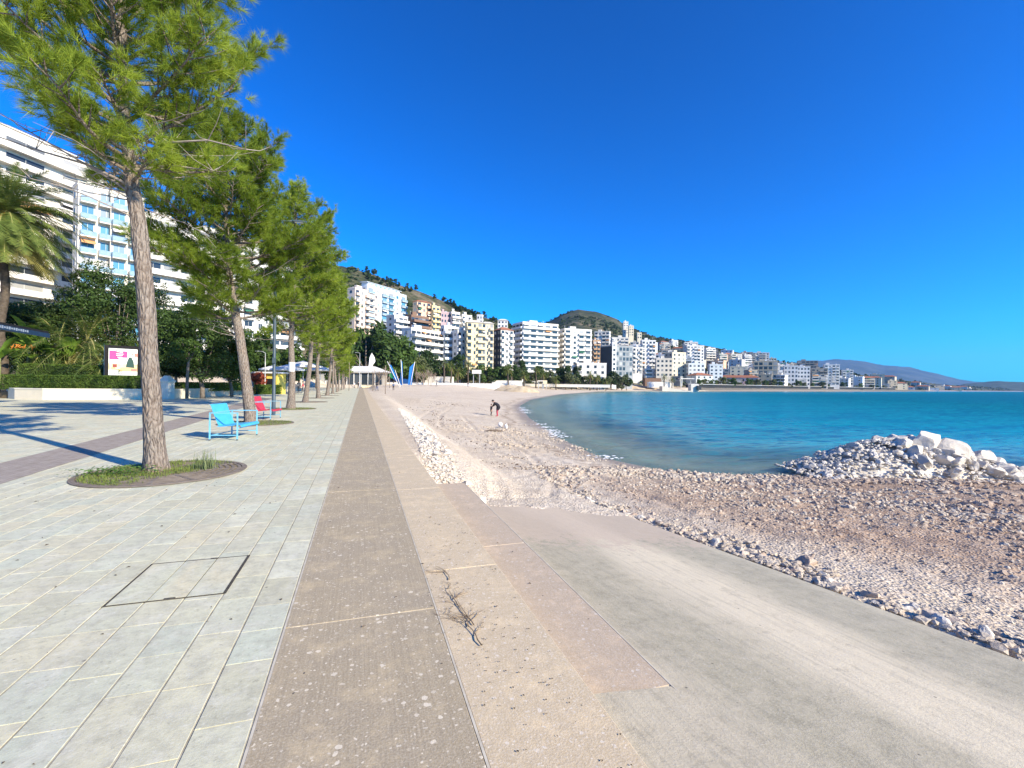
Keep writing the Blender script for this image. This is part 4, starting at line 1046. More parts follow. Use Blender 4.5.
# ------------------------------------------------------------ CAFE AREA between the pines
WHITE = simple('white_canvas', (.74, .73, .70), (.68, .67, .64), 2, .8)
def parasol(px, d, r, h, label):
    x, y = W(px, d); t = thing('parasol', label, 'parasol', (x, y, 0), .3, 'white cafe parasols behind the pines')
    mb = MB(); mb.tube([(0,0,0), (0,0,h)], .04, 8); ob('pole', mb.mesh('pole', GALV), t)
    mb = MB(); mb.tube([(0,0,0), (0,0,.08)], .35, 12); ob('base', mb.mesh('base', GALV), t)
    mb = MB(); q = [(r*math.cos(k*math.pi/4+.39), r*math.sin(k*math.pi/4+.39)) for k in range(8)]
    vs = [(0,0,h)]+[(a, b, h-.55*r*.5) for a, b in q]+[(a, b, h-.55*r*.5-.22) for a, b in q]
    mb.add(vs, [(0, 1+k, 1+(k+1) % 8) for k in range(8)]+[(1+k, 9+k, 9+(k+1) % 8, 1+(k+1) % 8) for k in range(8)]); ob('canopy', mb.mesh('canopy', WHITE), t)
parasol(287, 62, 2.2, 3.9, 'white parasol just left of the third pine trunk'); parasol(303, 66, 2.6, 4.6, 'largest white parasol right of the third pine trunk'); parasol(320, 80, 2.4, 4.4, 'white parasol behind the fourth pine'); parasol(272, 70, 1.9, 4.0, 'white parasol right of the yellow kiosk')
kx, ky = W(270, 60); ki = thing('yellow_kiosk', 'small yellow kiosk with white flat roof behind the lamp post', 'kiosk', (kx, ky, 0), -TH)
mb = MB(); mb.box((0, 0, 1.3), (3.0, 2.2, 2.6)); ob('wall', mb.mesh('wall', simple('kiosk_yellow', (.72, .58, .10), (.66, .5, .12), 3, .6)), ki)
mb = MB(); mb.box((0, -.1, 2.72), (3.6, 2.8, .2)); ob('roof', mb.mesh('roof', WHITE), ki)
mb = MB(); mb.box((.4, -1.12, 1.5), (1.5, .06, .9)); ob('hatch', mb.mesh('hatch', DK), ki)
rx, ry = W(258, 58); rt_ = thing('red_leaved_shrub', 'red-leaved shrub in front of the yellow kiosk', 'shrub', (rx, ry, .2))
ob('crown', leaf_cloud('crown', [(0,0,1.9,.9,.9,.6), (.3,0,1.3,.7,.7,.5)], 1500, .13, leaf_mat('red_leaf', (.16, .03, .02), (.33, .08, .04), 2, .2), 81), rt_)
mb = MB(); mb.tube([(0,0,-.2), (0,0,1.3)], .05, 6); ob('stem', mb.mesh('stem', TRUNK), rt_)
street_lamp(*W(265, 58), 5.2, 'small white lamp post with a curved head beside the yellow kiosk', GALV, True, .06, R(180))
hedge('yellow-green hedge in front of the yellow kiosk', 256, 280, 57, 59, .0, 1.1, 1.0, 5000, 6, .08)
# ------------------------------------------------------------ BUILDINGS
def wallmat(name, c):
    if 'w_'+name in MATS: return MATS['w_'+name]
    t = NT('wall_'+name); v = t.pos(); n1 = t.noise(v, .35, 5, .6); n2 = t.noise(t.pos((1, 1, .12)), 1.2, 4, .6)
    d = tuple(q*.82 for q in c)
    cc = t.mix(t.ramp(n1, [(.35, 0), (.7, .8)]), c, d); cc = t.mix(t.ramp(n2, [(.5, 0), (.75, .35)]), cc, tuple(q*.66 for q in c))
    oi = t.n('ShaderNodeNewGeometry').outputs['Position']; cell = t.noise(t.pos((.02, .02, .0)), 1.0, 2, .5)
    cc = t.mix(t.ramp(cell, [(.45, 0), (.6, .5)]), cc, (c[0]*.97, c[1]*.88, c[2]*.70))
    t.bsdf(cc, .9, spec=.2); MATS['w_'+name] = t.m; return t.m
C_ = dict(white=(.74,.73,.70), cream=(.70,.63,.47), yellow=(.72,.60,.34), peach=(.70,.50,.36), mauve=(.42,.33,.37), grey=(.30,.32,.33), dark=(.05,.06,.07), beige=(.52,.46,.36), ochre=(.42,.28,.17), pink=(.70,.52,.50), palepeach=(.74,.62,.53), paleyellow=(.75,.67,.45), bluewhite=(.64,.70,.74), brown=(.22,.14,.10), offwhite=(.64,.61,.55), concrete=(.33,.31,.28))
WM = {k: wallmat(k, v) for k, v in C_.items()}
def glassmat(name, c):
    t = NT(name); oi = t.n('ShaderNodeObjectInfo').outputs['Random']
    col = t.ramp(oi, [(0, c), (.6, tuple(q*1.6+.01 for q in c)), (.85, (.30, .30, .28)), (1, (.42, .41, .38))])
    t.bsdf(col, .18, spec=.6); return t.m
GLS = glassmat('window_glass', (.022, .030, .038)); GLB = glassmat('blue_glass', (.05, .16, .24)); RAILG = simple('rail_glass', (.20, .30, .36), (.3, .38, .42), 2, .15, spec=.6)
FRM = simple('window_frame', (.6, .6, .58), (.55, .55, .53), 3, .6)
TILE = simple('roof_tile', (.36, .15, .08), (.27, .11, .07), 2, .9); ROOFG = simple('roof_grey', (.36, .35, .33), (.28, .27, .26), 1, .9)
AWN = {'orange': simple('awning_orange', (.62, .32, .13), (.5, .27, .12), 2, .8), 'white': WHITE, 'green': simple('awning_green', (.05, .2, .12), (.04, .15, .1), 2, .8)}
WC = {}
def win_mesh(w_, h_, detail, glass=None):
    g = glass or GLS; k = (round(w_, 1), round(h_, 1), detail, g.name)
    if k not in WC:
        w_, h_ = k[0], k[1]; mb = MB()
        if detail:
            f = .07
            mb.box((0, .02, 0), (w_, .06, h_), 0, 0)
            for c, s in (((-w_/2, -.04, 0), (f, .1, h_+f)), ((w_/2, -.04, 0), (f, .1, h_+f)), ((0, -.04, h_/2), (w_-f, .1, f)), ((0, -.04, -h_/2), (w_-f, .12, f)), ((0, -.03, 0), (f*.8, .06, h_-f))): mb.box(c, s, 0, 1)
        else: mb.box((0, 0, 0), (w_, .1, h_), 0, 0)
        WC[k] = mb.mesh('window', [g, FRM])
    return WC[k]
BC = {}
def balc_mesh(w_, dep, wall, rail, rh=1.0):
    k = (round(w_, 1), round(dep, 1), wall, rail)
    if k not in BC:
        w_ = k[0]; mb = MB(); mb.box((0, -dep/2, 0), (w_, dep, .2), 0, 0)
        m = 0 if rail == 'solid' else 1
        if rail == 'bars':
            mb.box((0, -dep+.03, rh), (w_, .05, .05), 0, 1)
            for i in range(int(w_/.5)+1): mb.box((-w_/2+i*w_/int(w_/.5), -dep+.03, rh*.5+.05), (.05, .04, rh-.1), 0, 1)
        else:
            mb.box((0, -dep+.04, rh*.5+.1), (w_, .08, rh), 0, m)
            for s in (-1, 1): mb.box((s*(w_/2-.04), -dep/2+.04, rh*.5+.1), (.08, dep-.08, rh), 0, m)
        BC[k] = mb.mesh('balcony', [WM[wall], RAILG if rail == 'glass' else FRM])
    return BC[k]
NB = [0]
def building(label, x0, x1, ytop, ybase, d, alpha, ratio, wall='white', style='windows', side=None, name='apartment_building', fh=3.1, roof='flat',
             bays=None, sidebays=None, group='buildings of the hillside seafront town', rail='solid', detail=False, glass=None, sidewall=None, extra=None, floors=None, zbase=None, cat='building', wmax=95, dark_ground=False, bw=None):
    "front faces the viewer turned alpha degrees to picture right; the other visible face is the side"
    al = R(alpha); span = (x1-x0)/F*d; ww = span/(math.cos(al)+ratio*abs(math.sin(al))); dd = ratio*ww
    pxc = (x0+x1)/2; dc = d+dd*.45; cx, cy = W(pxc, dc)
    ztop = Zp(pxc, ytop, d); zb = Zp(pxc, ybase, d) if zbase is None else zbase; g = gz(cx, cy)
    zb0 = min(zb, g)-6; H = ztop-zb; nf = floors or max(1, int(round(H/fh))); fh = H/nf
    vx, vy = W(pxc, 1.); va = math.atan2(vx, vy)            # azimuth of the line of sight
    # front normal points back to the viewer, rotated to picture right
    yaw = -va+al                                            # local -y is the front normal
    t = thing(name, label, cat, (cx, cy, zb), yaw, group); NB[0] += 1
    mb = MB(); mb.box((0, 0, (H+zb0-zb)/2), (ww, dd, H-(zb0-zb)))
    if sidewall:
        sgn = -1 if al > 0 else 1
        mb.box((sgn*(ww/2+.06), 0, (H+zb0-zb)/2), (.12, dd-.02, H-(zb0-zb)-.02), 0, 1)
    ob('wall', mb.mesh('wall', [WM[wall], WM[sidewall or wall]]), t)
    # parapet / roof
    mb = MB()
    if roof == 'flat':
        e = .12
        for c, s in (((0, -dd/2, H+.35), (ww+2*e, .25, .75)), ((0, dd/2, H+.35), (ww+2*e, .25, .75)), ((-ww/2, 0, H+.35), (.25, dd-.25, .75)), ((ww/2, 0, H+.35), (.25, dd-.25, .75))): mb.box(c, s, 0, 0)
        mb.box((0, 0, H+.03), (ww-.3, dd-.3, .06), 0, 1); ob('roof', mb.mesh('roof', [WM[wall], ROOFG]), t)
        if H > 8:
            mb = MB(); mb.box((ww*random.uniform(-.25, .1), dd*.1, H+1.3), (ww*.22, dd*.3, 2.6), 0, 0)
            ob('stair_head', mb.mesh('stair_head', [WM[wall], ROOFG]), t)
    elif roof in ('tile', 'pitch'):
        e = .5; rh_ = min(2.2, dd*.28); m = TILE if roof == 'tile' else WM['offwhite']
        mb.add([(-ww/2-e, -dd/2-e, H), (ww/2+e, -dd/2-e, H), (ww/2+e, dd/2+e, H), (-ww/2-e, dd/2+e, H), (-ww/2+dd*.4, 0, H+rh_), (ww/2-dd*.4, 0, H+rh_)],
               [(3,2,1,0), (0,1,5,4), (1,2,5), (2,3,4,5), (3,0,4)]); ob('roof', mb.mesh('roof', m), t)
    elif roof == 'pent':
        mb.box((0, dd*.12, H+1.4), (ww*.8, dd*.6, 2.8), 0, 0); mb.box((0, dd*.1, H+2.9), (ww*.88, dd*.7, .2), 0, 0)
        mb.box((0, -dd/2+.1, H+.5), (ww, .12, 1.), 0, 0); ob('roof', mb.mesh('roof', WM[wall]), t)
        for i in range(max(2, int(ww*.7/3))): 
            n_ = max(2, int(ww*.7/3)); ob('window', win_mesh(1.9, 1.7, detail, glass), t, (-ww*.36+ww*.72*(i+.5)/n_, dd*.12-dd*.3-.02, H+1.4))
    nb = bays or max(2, int(round(ww/3.3))); ns = sidebays if sidebays is not None else max(1, int(round(dd/4.0)))
    while nf*(nb+ns) > wmax and nb+ns > 3:
        if ns > 2 and ns*1.0 > nb*.4: ns -= 1
        elif nb > 2: nb -= 1
        else: break
    bwid = ww/nb; sx = -1 if al > 0 else 1
    for f in range(nf):
        zc = f*fh+fh*.5
        if dark_ground and f == 0: continue
        st = style
        if st in ('bands', 'terrace'):
            wcap = 6.5 if detail else 3.4
            dp = 1.5 if st == 'bands' else 2.4
            if f > 0: ob('balcony', balc_mesh(ww+.1, dp, wall, rail), t, (0, -dd/2, f*fh))
            for b in range(nb): ob('window', win_mesh(min(bwid*.86, wcap), fh*.72, detail, glass), t, (-ww/2+bwid*(b+.5), -dd/2-.02, zc-fh*.05))
        elif st == 'balconies':
            k = max(1, nb//3)
            for b in range(nb):
                bal = (b % 3 != 1) if nb > 2 else True
                ob('window', win_mesh(bwid*(.66 if bal else .36), fh*(.70 if bal else .48), detail, glass), t, (-ww/2+bwid*(b+.5), -dd/2-.02, zc))
                if bal and f > 0: ob('balcony', balc_mesh(bwid*.88, 1.2, wall, rail), t, (-ww/2+bwid*(b+.5), -dd/2, f*fh))
        elif st == 'grid':
            for b in range(nb): ob('window', win_mesh(bwid*.74, fh*.66, detail, glass), t, (-ww/2+bwid*(b+.5), -dd/2-.02, zc))
            if f > 0: ob('ledge', balc_mesh(ww, .35, wall, 'solid', .25) if False else ledge(ww, wall), t, (0, -dd/2-.12, f*fh))
        elif st == 'windows':
            for b in range(nb): ob('window', win_mesh(min(1.5, bwid*.5) if bw is None else bw, fh*.46, detail, glass), t, (-ww/2+bwid*(b+.5), -dd/2-.02, zc+.1))
        if ns and style != 'blank':
            sw = dd/ns; stl = side or 'windows'
            for b in range(ns):
                yy = -dd/2+sw*(b+.5)
                if stl == 'windows': o = ob('window', win_mesh(min(1.4, sw*.45), fh*.44, detail, glass), t, (sx*(ww/2+.02+(.12 if sidewall else 0)), yy, zc+.1))
                elif stl in ('bands', 'balconies'):
                    o = ob('window', win_mesh(min(sw*.8, 3.4), fh*.66, detail, glass), t, (sx*(ww/2+.02+(.12 if sidewall else 0)), yy, zc-.05))
                else: continue
                o.rotation_euler = (0, 0, R(90)*sx)
            if stl == 'bands' and f > 0:
                o = ob('balcony', balc_mesh(dd, 1.2, sidewall or wall, rail), t, (sx*(ww/2+(.12 if sidewall else 0)), 0, f*fh)); o.rotation_euler = (0, 0, R(90)*sx)
    if extra: extra(t, ww, dd, H, fh, nf, nb)
    rb = random.Random(NB[0]*7)
    if style in ('balconies', 'bands', 'terrace') and nf > 3:
        for _ in range(rb.randint(1, 4)): awnings(rb.choice(('orange', 'white', 'green', 'white')), [(rb.randrange(nb), rb.randrange(1, nf))])(t, ww, dd, H, fh, nf, nb)
    if roof == 'flat' and H > 8:
        for _ in range(rb.randint(1, 3)): ob('water_tank', TANK, t, (rb.uniform(-.4, .4)*ww, rb.uniform(-.1, .4)*dd, H))
        ob('aerial', AERIAL, t, (rb.uniform(-.4, .4)*ww, 0, H))
    return t
_m = MB(); _m.tube([(0,0,.0), (0,0,1.4)], .6, 10); _m.tube([(0,0,1.4), (0,0,1.6)], [.6, .2], 10); TANK = _m.mesh('water_tank', GALV)
_m = MB(); _m.tube([(0,0,0), (0,0,3.0)], .05, 5); _m.box((0, 0, 2.8), (1.2, .05, .05)); _m.box((0, 0, 2.4), (.8, .05, .05)); AERIAL = _m.mesh('aerial', GALV)
LC = {}
def ledge(w_, wall):
    k = (round(w_, 1), wall)
    if k not in LC: mb = MB(); mb.box((0, 0, 0), (k[0], .26, .35)); LC[k] = mb.mesh('ledge', WM[wall])
    return LC[k]
def awnings(colr, cells):
    def fn(t, ww, dd, H, fh, nf, nb):
        for b, f in cells:
            if f >= nf or b >= nb: continue
            bwid = ww/nb; mb = MB(); w_ = bwid*.8; mb.add([(-w_/2, 0, .9), (w_/2, 0, .9), (w_/2, -1.3, .15), (-w_/2, -1.3, .15), (w_/2, -1.3, -.05), (-w_/2, -1.3, -.05), (-w_/2, 0, .84), (w_/2, 0, .84)], [(0,1,2,3), (3,2,4,5), (5,4,7,6)])
            ob('awning', mb.mesh('awning', AWN[colr]), t, (-ww/2+bwid*(b+.5), -dd/2-.03, f*fh+fh*.6))
    return fn
# --- big blocks behind the park, left
G1 = 'tall apartment blocks behind the park on the left'
building('very large white stepped apartment block, top left behind the date palm', -150, 77, 112, 372, 84, 30, .35, 'white', 'bands', 'windows', detail=True, rail='solid', group=G1, bays=6, extra=awnings('white', [(4, 5), (5, 7)]), roof='pent')
building('white block with glass balconies and orange awnings, right of the date palm', 76, 108, 188, 372, 90, 12, .7, 'white', 'balconies', 'windows', detail=True, rail='glass', glass=GLB, group=G1, bays=2, extra=awnings('orange', [(0, 3), (0, 7)]))
building('narrow white block with blue glazed bays just left of the nearest pine trunk', 108, 138, 196, 372, 93, 12, .7, 'offwhite', 'balconies', 'windows', detail=True, rail='glass', glass=GLB, group=G1, bays=2, extra=awnings('white', [(1, 5), (0, 4)]))
building('white apartment block seen through the foliage just right of the nearest pine trunk', 140, 205, 222, 375, 105, 22, .4, 'white', 'bands', 'windows', detail=True, group=G1, bays=4)
building('cream-white block glimpsed between the first and second pines', 196, 262, 236, 375, 125, 28, .35, 'white', 'balconies', 'windows', detail=True, group=G1, bays=5, extra=awnings('orange', [(1, 3)]))
building('white block with pale blue stair bay behind the second pine', 252, 300, 250, 378, 150, 20, .4, 'white', 'bands', 'windows', group=G1, bays=4)
building('cream block behind the third and fourth pines', 292, 338, 282, 378, 190, 30, .3, 'cream', 'balconies', 'windows', group=G1, bays=5)
# --- hillside row, left to right
B = building
B('pink-peach apartment block stepping down beside the pine foliage, below the hotel', 347, 377, 291, 340, 235, 48, .3, 'palepeach', 'balconies', 'windows', bays=5)
B('long white hotel with blue-glazed top storey high on the left of the hillside', 357, 406, 291, 334, 250, 50, .22, 'bluewhite', 'balconies', 'windows', bays=6, rail='glass', glass=GLB, roof='pent')
B('white block with dark recessed loggias below the hotel', 386, 411, 317, 345, 232, 42, .5, 'white', 'bands', 'windows', bays=4)
B('white building with two brown loggia storeys under the peach block', 405, 428, 317, 345, 238, 40, .4, 'brown', 'terrace', 'windows', bays=5, rail='solid')
B('peach and yellow block with orange roof rising above the white terraces', 412, 430, 302, 335, 262, 35, .45, 'peach', 'balconies', 'windows', bays=3, roof='tile')
B('narrower cream block attached right of the peach one', 428, 439, 307, 338, 265, 35, .6, 'yellow', 'balconies', 'windows', bays=2)
B('long white terraced block with four stacked balcony decks just above the trees', 402, 443, 331, 366, 222, 50, .25, 'white', 'terrace', 'windows', bays=7)
B('mauve block in the middle of the left hillside', 436, 449, 313, 345, 268, 30, .8, 'mauve', 'windows', 'windows', bays=3)
B('white block with balconies right of the mauve one', 448, 459, 313, 345, 270, 30, .6, 'white', 'bands', 'windows', bays=2)
B('white stepped block fourth from the right on the upper left hillside', 458, 471, 316, 345, 275, 30, .6, 'white', 'balconies', 'windows', bays=3)
B('blue-shaded white block above the waterfront palms', 440, 454, 327, 366, 232, 30, .6, 'bluewhite', 'bands', 'windows', bays=3)
B('white block with dark window rows left of the pale yellow tower', 452, 472, 332, 370, 230, 35, .5, 'white', 'balconies', 'windows', bays=4)
B('pale yellow eight-storey tower with arched balcony openings', 464, 482, 322.5, 376, 226, 12, .7, 'paleyellow', 'balconies', 'windows', bays=3, roof='pitch')
B('cream-white tower joined to the right of the pale yellow one', 480, 493, 323.5, 376, 228, 10, .7, 'cream', 'balconies', 'windows', bays=3, roof='pitch')
B('white block with tiled roof and dark shaded left side, next to the big white pair', 493, 513, 330, 378, 240, 35, .8, 'white', 'balconies', 'windows', bays=3, roof='tile', sidewall='dark')  # shade of the left face is put into the dark side wall colour
B('small white house alone high on the wooded slope above the yellow tower', 476, 482.5, 315.5, 324, 300, -10, .8, 'white', 'windows', bays=2, name='house')
B('round-roofed white house on the ridge left of the big white pair', 497, 507, 320.5, 328, 330, 0, .7, 'white', 'windows', bays=3, name='house', roof='pitch')
B('large white block with continuous balconies, left one of the tall pair by the beach', 511.5, 558, 324, 383, 272, 30, .52, 'white', 'bands', 'bands', bays=5, sidebays=3, roof='flat', wmax=100)
B('large white block, right one of the tall pair by the beach, with blank white stripe', 557, 591, 330, 381, 285, 26, .55, 'white', 'balconies', 'bands', bays=4, sidebays=3, wmax=100)
B('low white annex with steps at the foot of the tall right block', 575, 606, 364, 381, 282, 10, .4, 'white', 'windows', bays=4, floors=3)
B('ochre block in shade just right of the tall white pair', 590, 600, 341, 372, 330, 25, .8, 'ochre', 'balconies', bays=2)
B('white block behind and above the dark glass building', 594, 610, 332, 350, 420, -10, .5, 'white', 'balconies', bays=4)
B('white arched-roof building above the dark glass building', 610, 628, 338, 352, 400, 10, .5, 'offwhite', 'balconies', bays=4)
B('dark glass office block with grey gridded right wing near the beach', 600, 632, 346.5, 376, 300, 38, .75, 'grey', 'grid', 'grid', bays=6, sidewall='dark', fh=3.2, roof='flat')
B('white corner tower on the dark glass office block', 611, 616, 343, 376, 296, 20, .6, 'white', 'windows', bays=1)
B('white apartment block right of the grey gridded wing', 631, 642, 348, 374, 330, 15, .6, 'white', 'balconies', bays=3)
B('taller white stepped apartment block behind it', 640, 655, 341, 374, 360, 15, .5, 'white', 'balconies', bays=4)
B('white cream-windowed block left of the beige block', 655, 672, 359, 377, 345, 10, .5, 'offwhite', 'windows', bays=4)
B('beige block with shaded grey left side behind the far beach', 665, 685, 353, 377, 365, 35, .8, 'cream', 'windows', bays=3, sidewall='grey')  # grey side wall colour paints the shade on the left face
B('white block on the slope right of the beige block, stepped in three', 684, 703, 346, 368, 450, 20, .5, 'white', 'balconies', bays=5)
B('grey-white low block near the pier', 686, 704, 364, 380, 360, 20, .5, 'bluewhite', 'windows', bays=4)
B('white house with blue shutters behind the pier', 708, 722, 365, 379, 380, 15, .6, 'bluewhite', 'windows', bays=3)
B('long low pinkish building with white roof line on the seafront', 721, 757, 377.5, 388, 400, -3, .25, 'pink', 'windows', bays=9, floors=2, roof='tile')
B('beige concrete frame building with a grid of dark openings', 754, 776, 361.5, 383, 450, 5, .5, 'beige', 'grid', bays=5, floors=5)
B('white five-storey block with regular windows on the seafront', 784, 797, 366, 386, 470, 8, .5, 'white', 'windows', bays=4, floors=5)
B('white block joined to the right of the regular-windowed one', 797, 809, 367, 386, 474, 8, .5, 'white', 'windows', bays=4, floors=5)
B('grey stepped block right of the white seafront pair', 811, 826, 369, 386, 500, 12, .5, 'concrete', 'balconies', bays=4)
B('white balconied block above the far quay', 824, 838, 365, 385, 510, 12, .5, 'white', 'balconies', bays=4)
B('white slim block near the end of the town', 842, 852, 370.5, 385, 560, 12, .6, 'white', 'balconies', bays=3)
B('dark grey flat-topped block on the upper skyline of the town', 741, 752, 352.5, 366, 600, 5, .5, 'concrete', 'balconies', bays=4)
B('pale grey flat-topped block on the skyline, right of the dark grey one', 752, 768, 353, 364, 610, 5, .5, 'offwhite', 'balconies', bays=5)
B('dark flat block on the skyline above the white seafront pair', 798, 816, 361, 371, 610, 5, .5, 'concrete', 'bands', bays=5)
B('tall white block on the skyline right of the bald hill', 683, 697, 342.5, 352, 560, 10, .6, 'white', 'balconies', bays=4)
B('white twin-peaked house on the shoulder of the bald hill', 622, 627.5, 322, 334, 640, 15, .7, 'white', 'windows', bays=2)
B('cream house beside it on the shoulder of the bald hill', 627.5, 633, 326, 336, 630, 15, .7, 'cream', 'windows', bays=2)
B('cream house lower on the shoulder of the bald hill', 636, 641, 333, 339, 600, 15, .7, 'cream', 'windows', bays=2, name='house')
# --- the dense small houses of the far town, in rows up the slope
rw = random.Random(12)
rows = [('lowest', .06), ('second', .17), ('third', .28), ('fourth', .39), ('fifth', .51), ('sixth', .63), ('topmost', .77)]
ordn = ['first', 'second', 'third', 'fourth', 'fifth', 'sixth', 'seventh', 'eighth', 'ninth', 'tenth', 'eleventh', 'twelfth', 'thirteenth', 'fourteenth', 'fifteenth', 'sixteenth', 'seventeenth', 'eighteenth', 'nineteenth', 'twentieth', 'twenty-first', 'twenty-second', 'twenty-third', 'twenty-fourth', 'twenty-fifth', 'twenty-sixth', 'twenty-seventh', 'twenty-eighth']
for rn, tt in rows:
    px = {'lowest': 640, 'second': 606, 'third': 612, 'fourth': 628, 'fifth': 640, 'sixth': 655, 'topmost': 655}[rn]+rw.uniform(0, 5); k = 0
    xe = {'lowest': 868, 'second': 866, 'third': 850, 'fourth': 838, 'fifth': 815, 'sixth': 800, 'topmost': 780}[rn]
    while px < xe and k < 26:
        d0 = float(np.interp(px, D0[:, 0], D0[:, 1])); dr = float(np.interp(px, RIDGE[:, 0], RIDGE[:, 2]))
        d = d0+(dr-d0)*(tt+rw.uniform(-.03, .03)); wd = rw.uniform(9, 17); sp = wd*F/d*rw.uniform(.95, 1.2); x, y = W(px+sp/2, d); g = gz(x, y)
        col = rw.choices(['white', 'offwhite', 'cream', 'bluewhite', 'beige', 'grey', 'peach', 'concrete'], [9, 5, 3, 4, 2, 1, 1, 1.3])[0]; nf = rw.choice([2, 3, 3, 4, 4, 5]) if tt < .6 else rw.choice([2, 2, 3])
        zt = g+nf*3.0; yt = hor(px)-(zt-HC)*F/d; yb = hor(px)-(g-HC)*F/d
        roof = 'tile' if rw.random() < .14 else 'flat'
        B('%s house%s, %s from left in the %s row of the far town' % ({'bluewhite': 'bluish white', 'offwhite': 'off-white', 'concrete': 'bare concrete'}.get(col, col), ', tiled roof' if roof == 'tile' else '', ordn[k], rn),
          px, px+sp, yt, yb, d, rw.uniform(-25, 35), rw.uniform(.5, .9), col, rw.choice(['windows', 'balconies', 'balconies', 'bands']), name='house', floors=nf, bays=rw.choice([2, 3]), sidebays=1, roof=roof, group='small houses crowding the far town slope', cat='house')
        px += sp*rw.uniform(1.0, 1.35 if tt < .55 else 2.3); k += 1
# far end of the town, thinning out toward the headland
for k in range(22):
    px = 862+k*5.0+rw.uniform(-1.5, 1.5); d0 = float(np.interp(px, D0[:, 0], D0[:, 1])); dr = float(np.interp(px, RIDGE[:, 0], RIDGE[:, 2])); tt = rw.uniform(.05, .5)
    d = d0+(dr-d0)*tt; x, y = W(px, d); g = gz(x, y); nf = rw.choice([2, 3, 4, 4]) if px < 900 else rw.choice([1, 1, 2, 2]); zt = g+nf*3.2; sp = rw.uniform(12, 22)*F/d
    B('small pale house, %s from the left along the low far end of the town' % ordn[k], px, px+sp, hor(px)-(zt-HC)*F/d, hor(px)-(g-HC)*F/d, d, rw.uniform(-20, 30), .6, rw.choice(['white', 'offwhite', 'white', 'cream', 'beige']), 'windows', name='house', floors=nf, bays=2, sidebays=0, group='houses at the low far end of the town', cat='house', roof=rw.choice(['flat', 'flat', 'tile']))
# more hillside fillers on the left slope between the named blocks
for k, (x0, x1, d, nf, col) in enumerate([(424, 436, 285, 3, 'white'), (470, 480, 262, 4, 'white'), (440, 450, 300, 2, 'offwhite'), (486, 496, 280, 4, 'offwhite'), (502, 512, 262, 6, 'offwhite'), (600, 612, 360, 4, 'offwhite'), (618, 632, 360, 4, 'white'), (540, 556, 340, 6, 'offwhite'), (568, 584, 350, 6, 'offwhite'), (378, 390, 275, 5, 'cream'), (392, 404, 290, 4, 'white'), (405, 415, 300, 3, 'cream'), (431, 441, 248, 5, 'offwhite'), (445, 456, 250, 6, 'white'), (456, 466, 248, 6, 'cream'), (470, 478, 290, 4, 'white'), (484, 494, 300, 4, 'cream'), (640, 652, 400, 5, 'cream'), (655, 668, 420, 5, 'white')]):
    x, y = W((x0+x1)/2, d); g = gz(x, y); zt = g+nf*3.1; p = (x0+x1)/2
    B('%s building squeezed behind the seafront row, %s such from the left' % ({'offwhite': 'off-white'}.get(col, col), ordn[k]), x0, x1, hor(p)-(zt-HC)*F/d, hor(p)-(g-HC)*F/d, d, -12, .5, col, 'balconies', name='house', floors=nf, bays=3, group='buildings squeezed in behind the seafront row', cat='house')
# ------------------------------------------------------------ TREES OF THE WATERFRONT AND THE HILL
WTS = [tree_meshes(200+i, h, r, zb, 1700, s, m, 16) for i, (h, r, zb, s, m) in enumerate([(9, 3.6, 2.0, .42, DARKLEAF), (8, 3.4, 1.6, .42, MIDLEAF), (10, 3.2, 2.2, .42, DARKLEAF), (7, 3.4, 1.2, .40, OLIVE)])]
WP = [palm_meshes(60+i, h, 3.6, 30, .3, .22, 9) for i, h in enumerate((7.5, 5.5, 9.0))]
rw = random.Random(31); nt_ = 0
def od(k): return ordn[k] if k < len(ordn) else '%dth' % (k+1)
k = 0; px = 366.
kinds = ['dark green', 'fresh green', 'tall dark', 'olive green']
while px < 628:
    d = float(np.interp(px, [366, 430, 500, 560, 628], [170, 205, 225, 252, 285]))+rw.uniform(-6, 8); i = rw.randrange(4); x, y = W(px, d)
    sc_ = rw.uniform(.85, 1.25)*(2.5 if px < 402 else 1.7 if px < 432 else 1.12)
    put_tree('waterfront_tree', '%s bushy tree, %s from the left in the belt of trees behind the beach' % (kinds[i], od(k)), 'tree', WTS[i], x, y, gz(x, y)-.2, rw.uniform(0, 6), sc_, 'trees in the belt behind the beach')
    px += rw.uniform(3.6, 6.6); k += 1
k2 = 0
for px in (416, 424, 444, 451, 458, 468, 508, 524, 536, 543, 556, 590, 597, 606, 664, 672):
    d = float(np.interp(px, [400, 430, 500, 560, 628, 700], [150, 185, 205, 238, 275, 310])); x, y = W(px, d)
    put_tree('waterfront_palm', 'small palm on the waterfront, %s from the left' % od(k2), 'palm', WP[k2 % 3], x, y, gz(x, y)-.1, k2, 1.0, 'palms along the waterfront'); k2 += 1
# dark trees filling the park side, behind pines
for k3, (px, d, s) in enumerate(((255, 75, 1.0), (268, 90, 1.1), (284, 82, 1.0), (300, 100, 1.2), (316, 115, 1.2), (330, 130, 1.3), (345, 165, 1.3), (356, 178, 1.45), (372, 185, 1.6), (384, 190, 1.5), (396, 195, 1.3), (408, 200, 1.2))):
    x, y = W(px, d); put_tree('park_tree', 'dense dark park tree behind the promenade pines, %s from the left' % od(k3), 'tree', WTS[(0, 2, 1)[k3 % 3]], x, y, max(0, gz(x, y)-.2), k3*1.7, s, 'park trees behind the promenade pines')
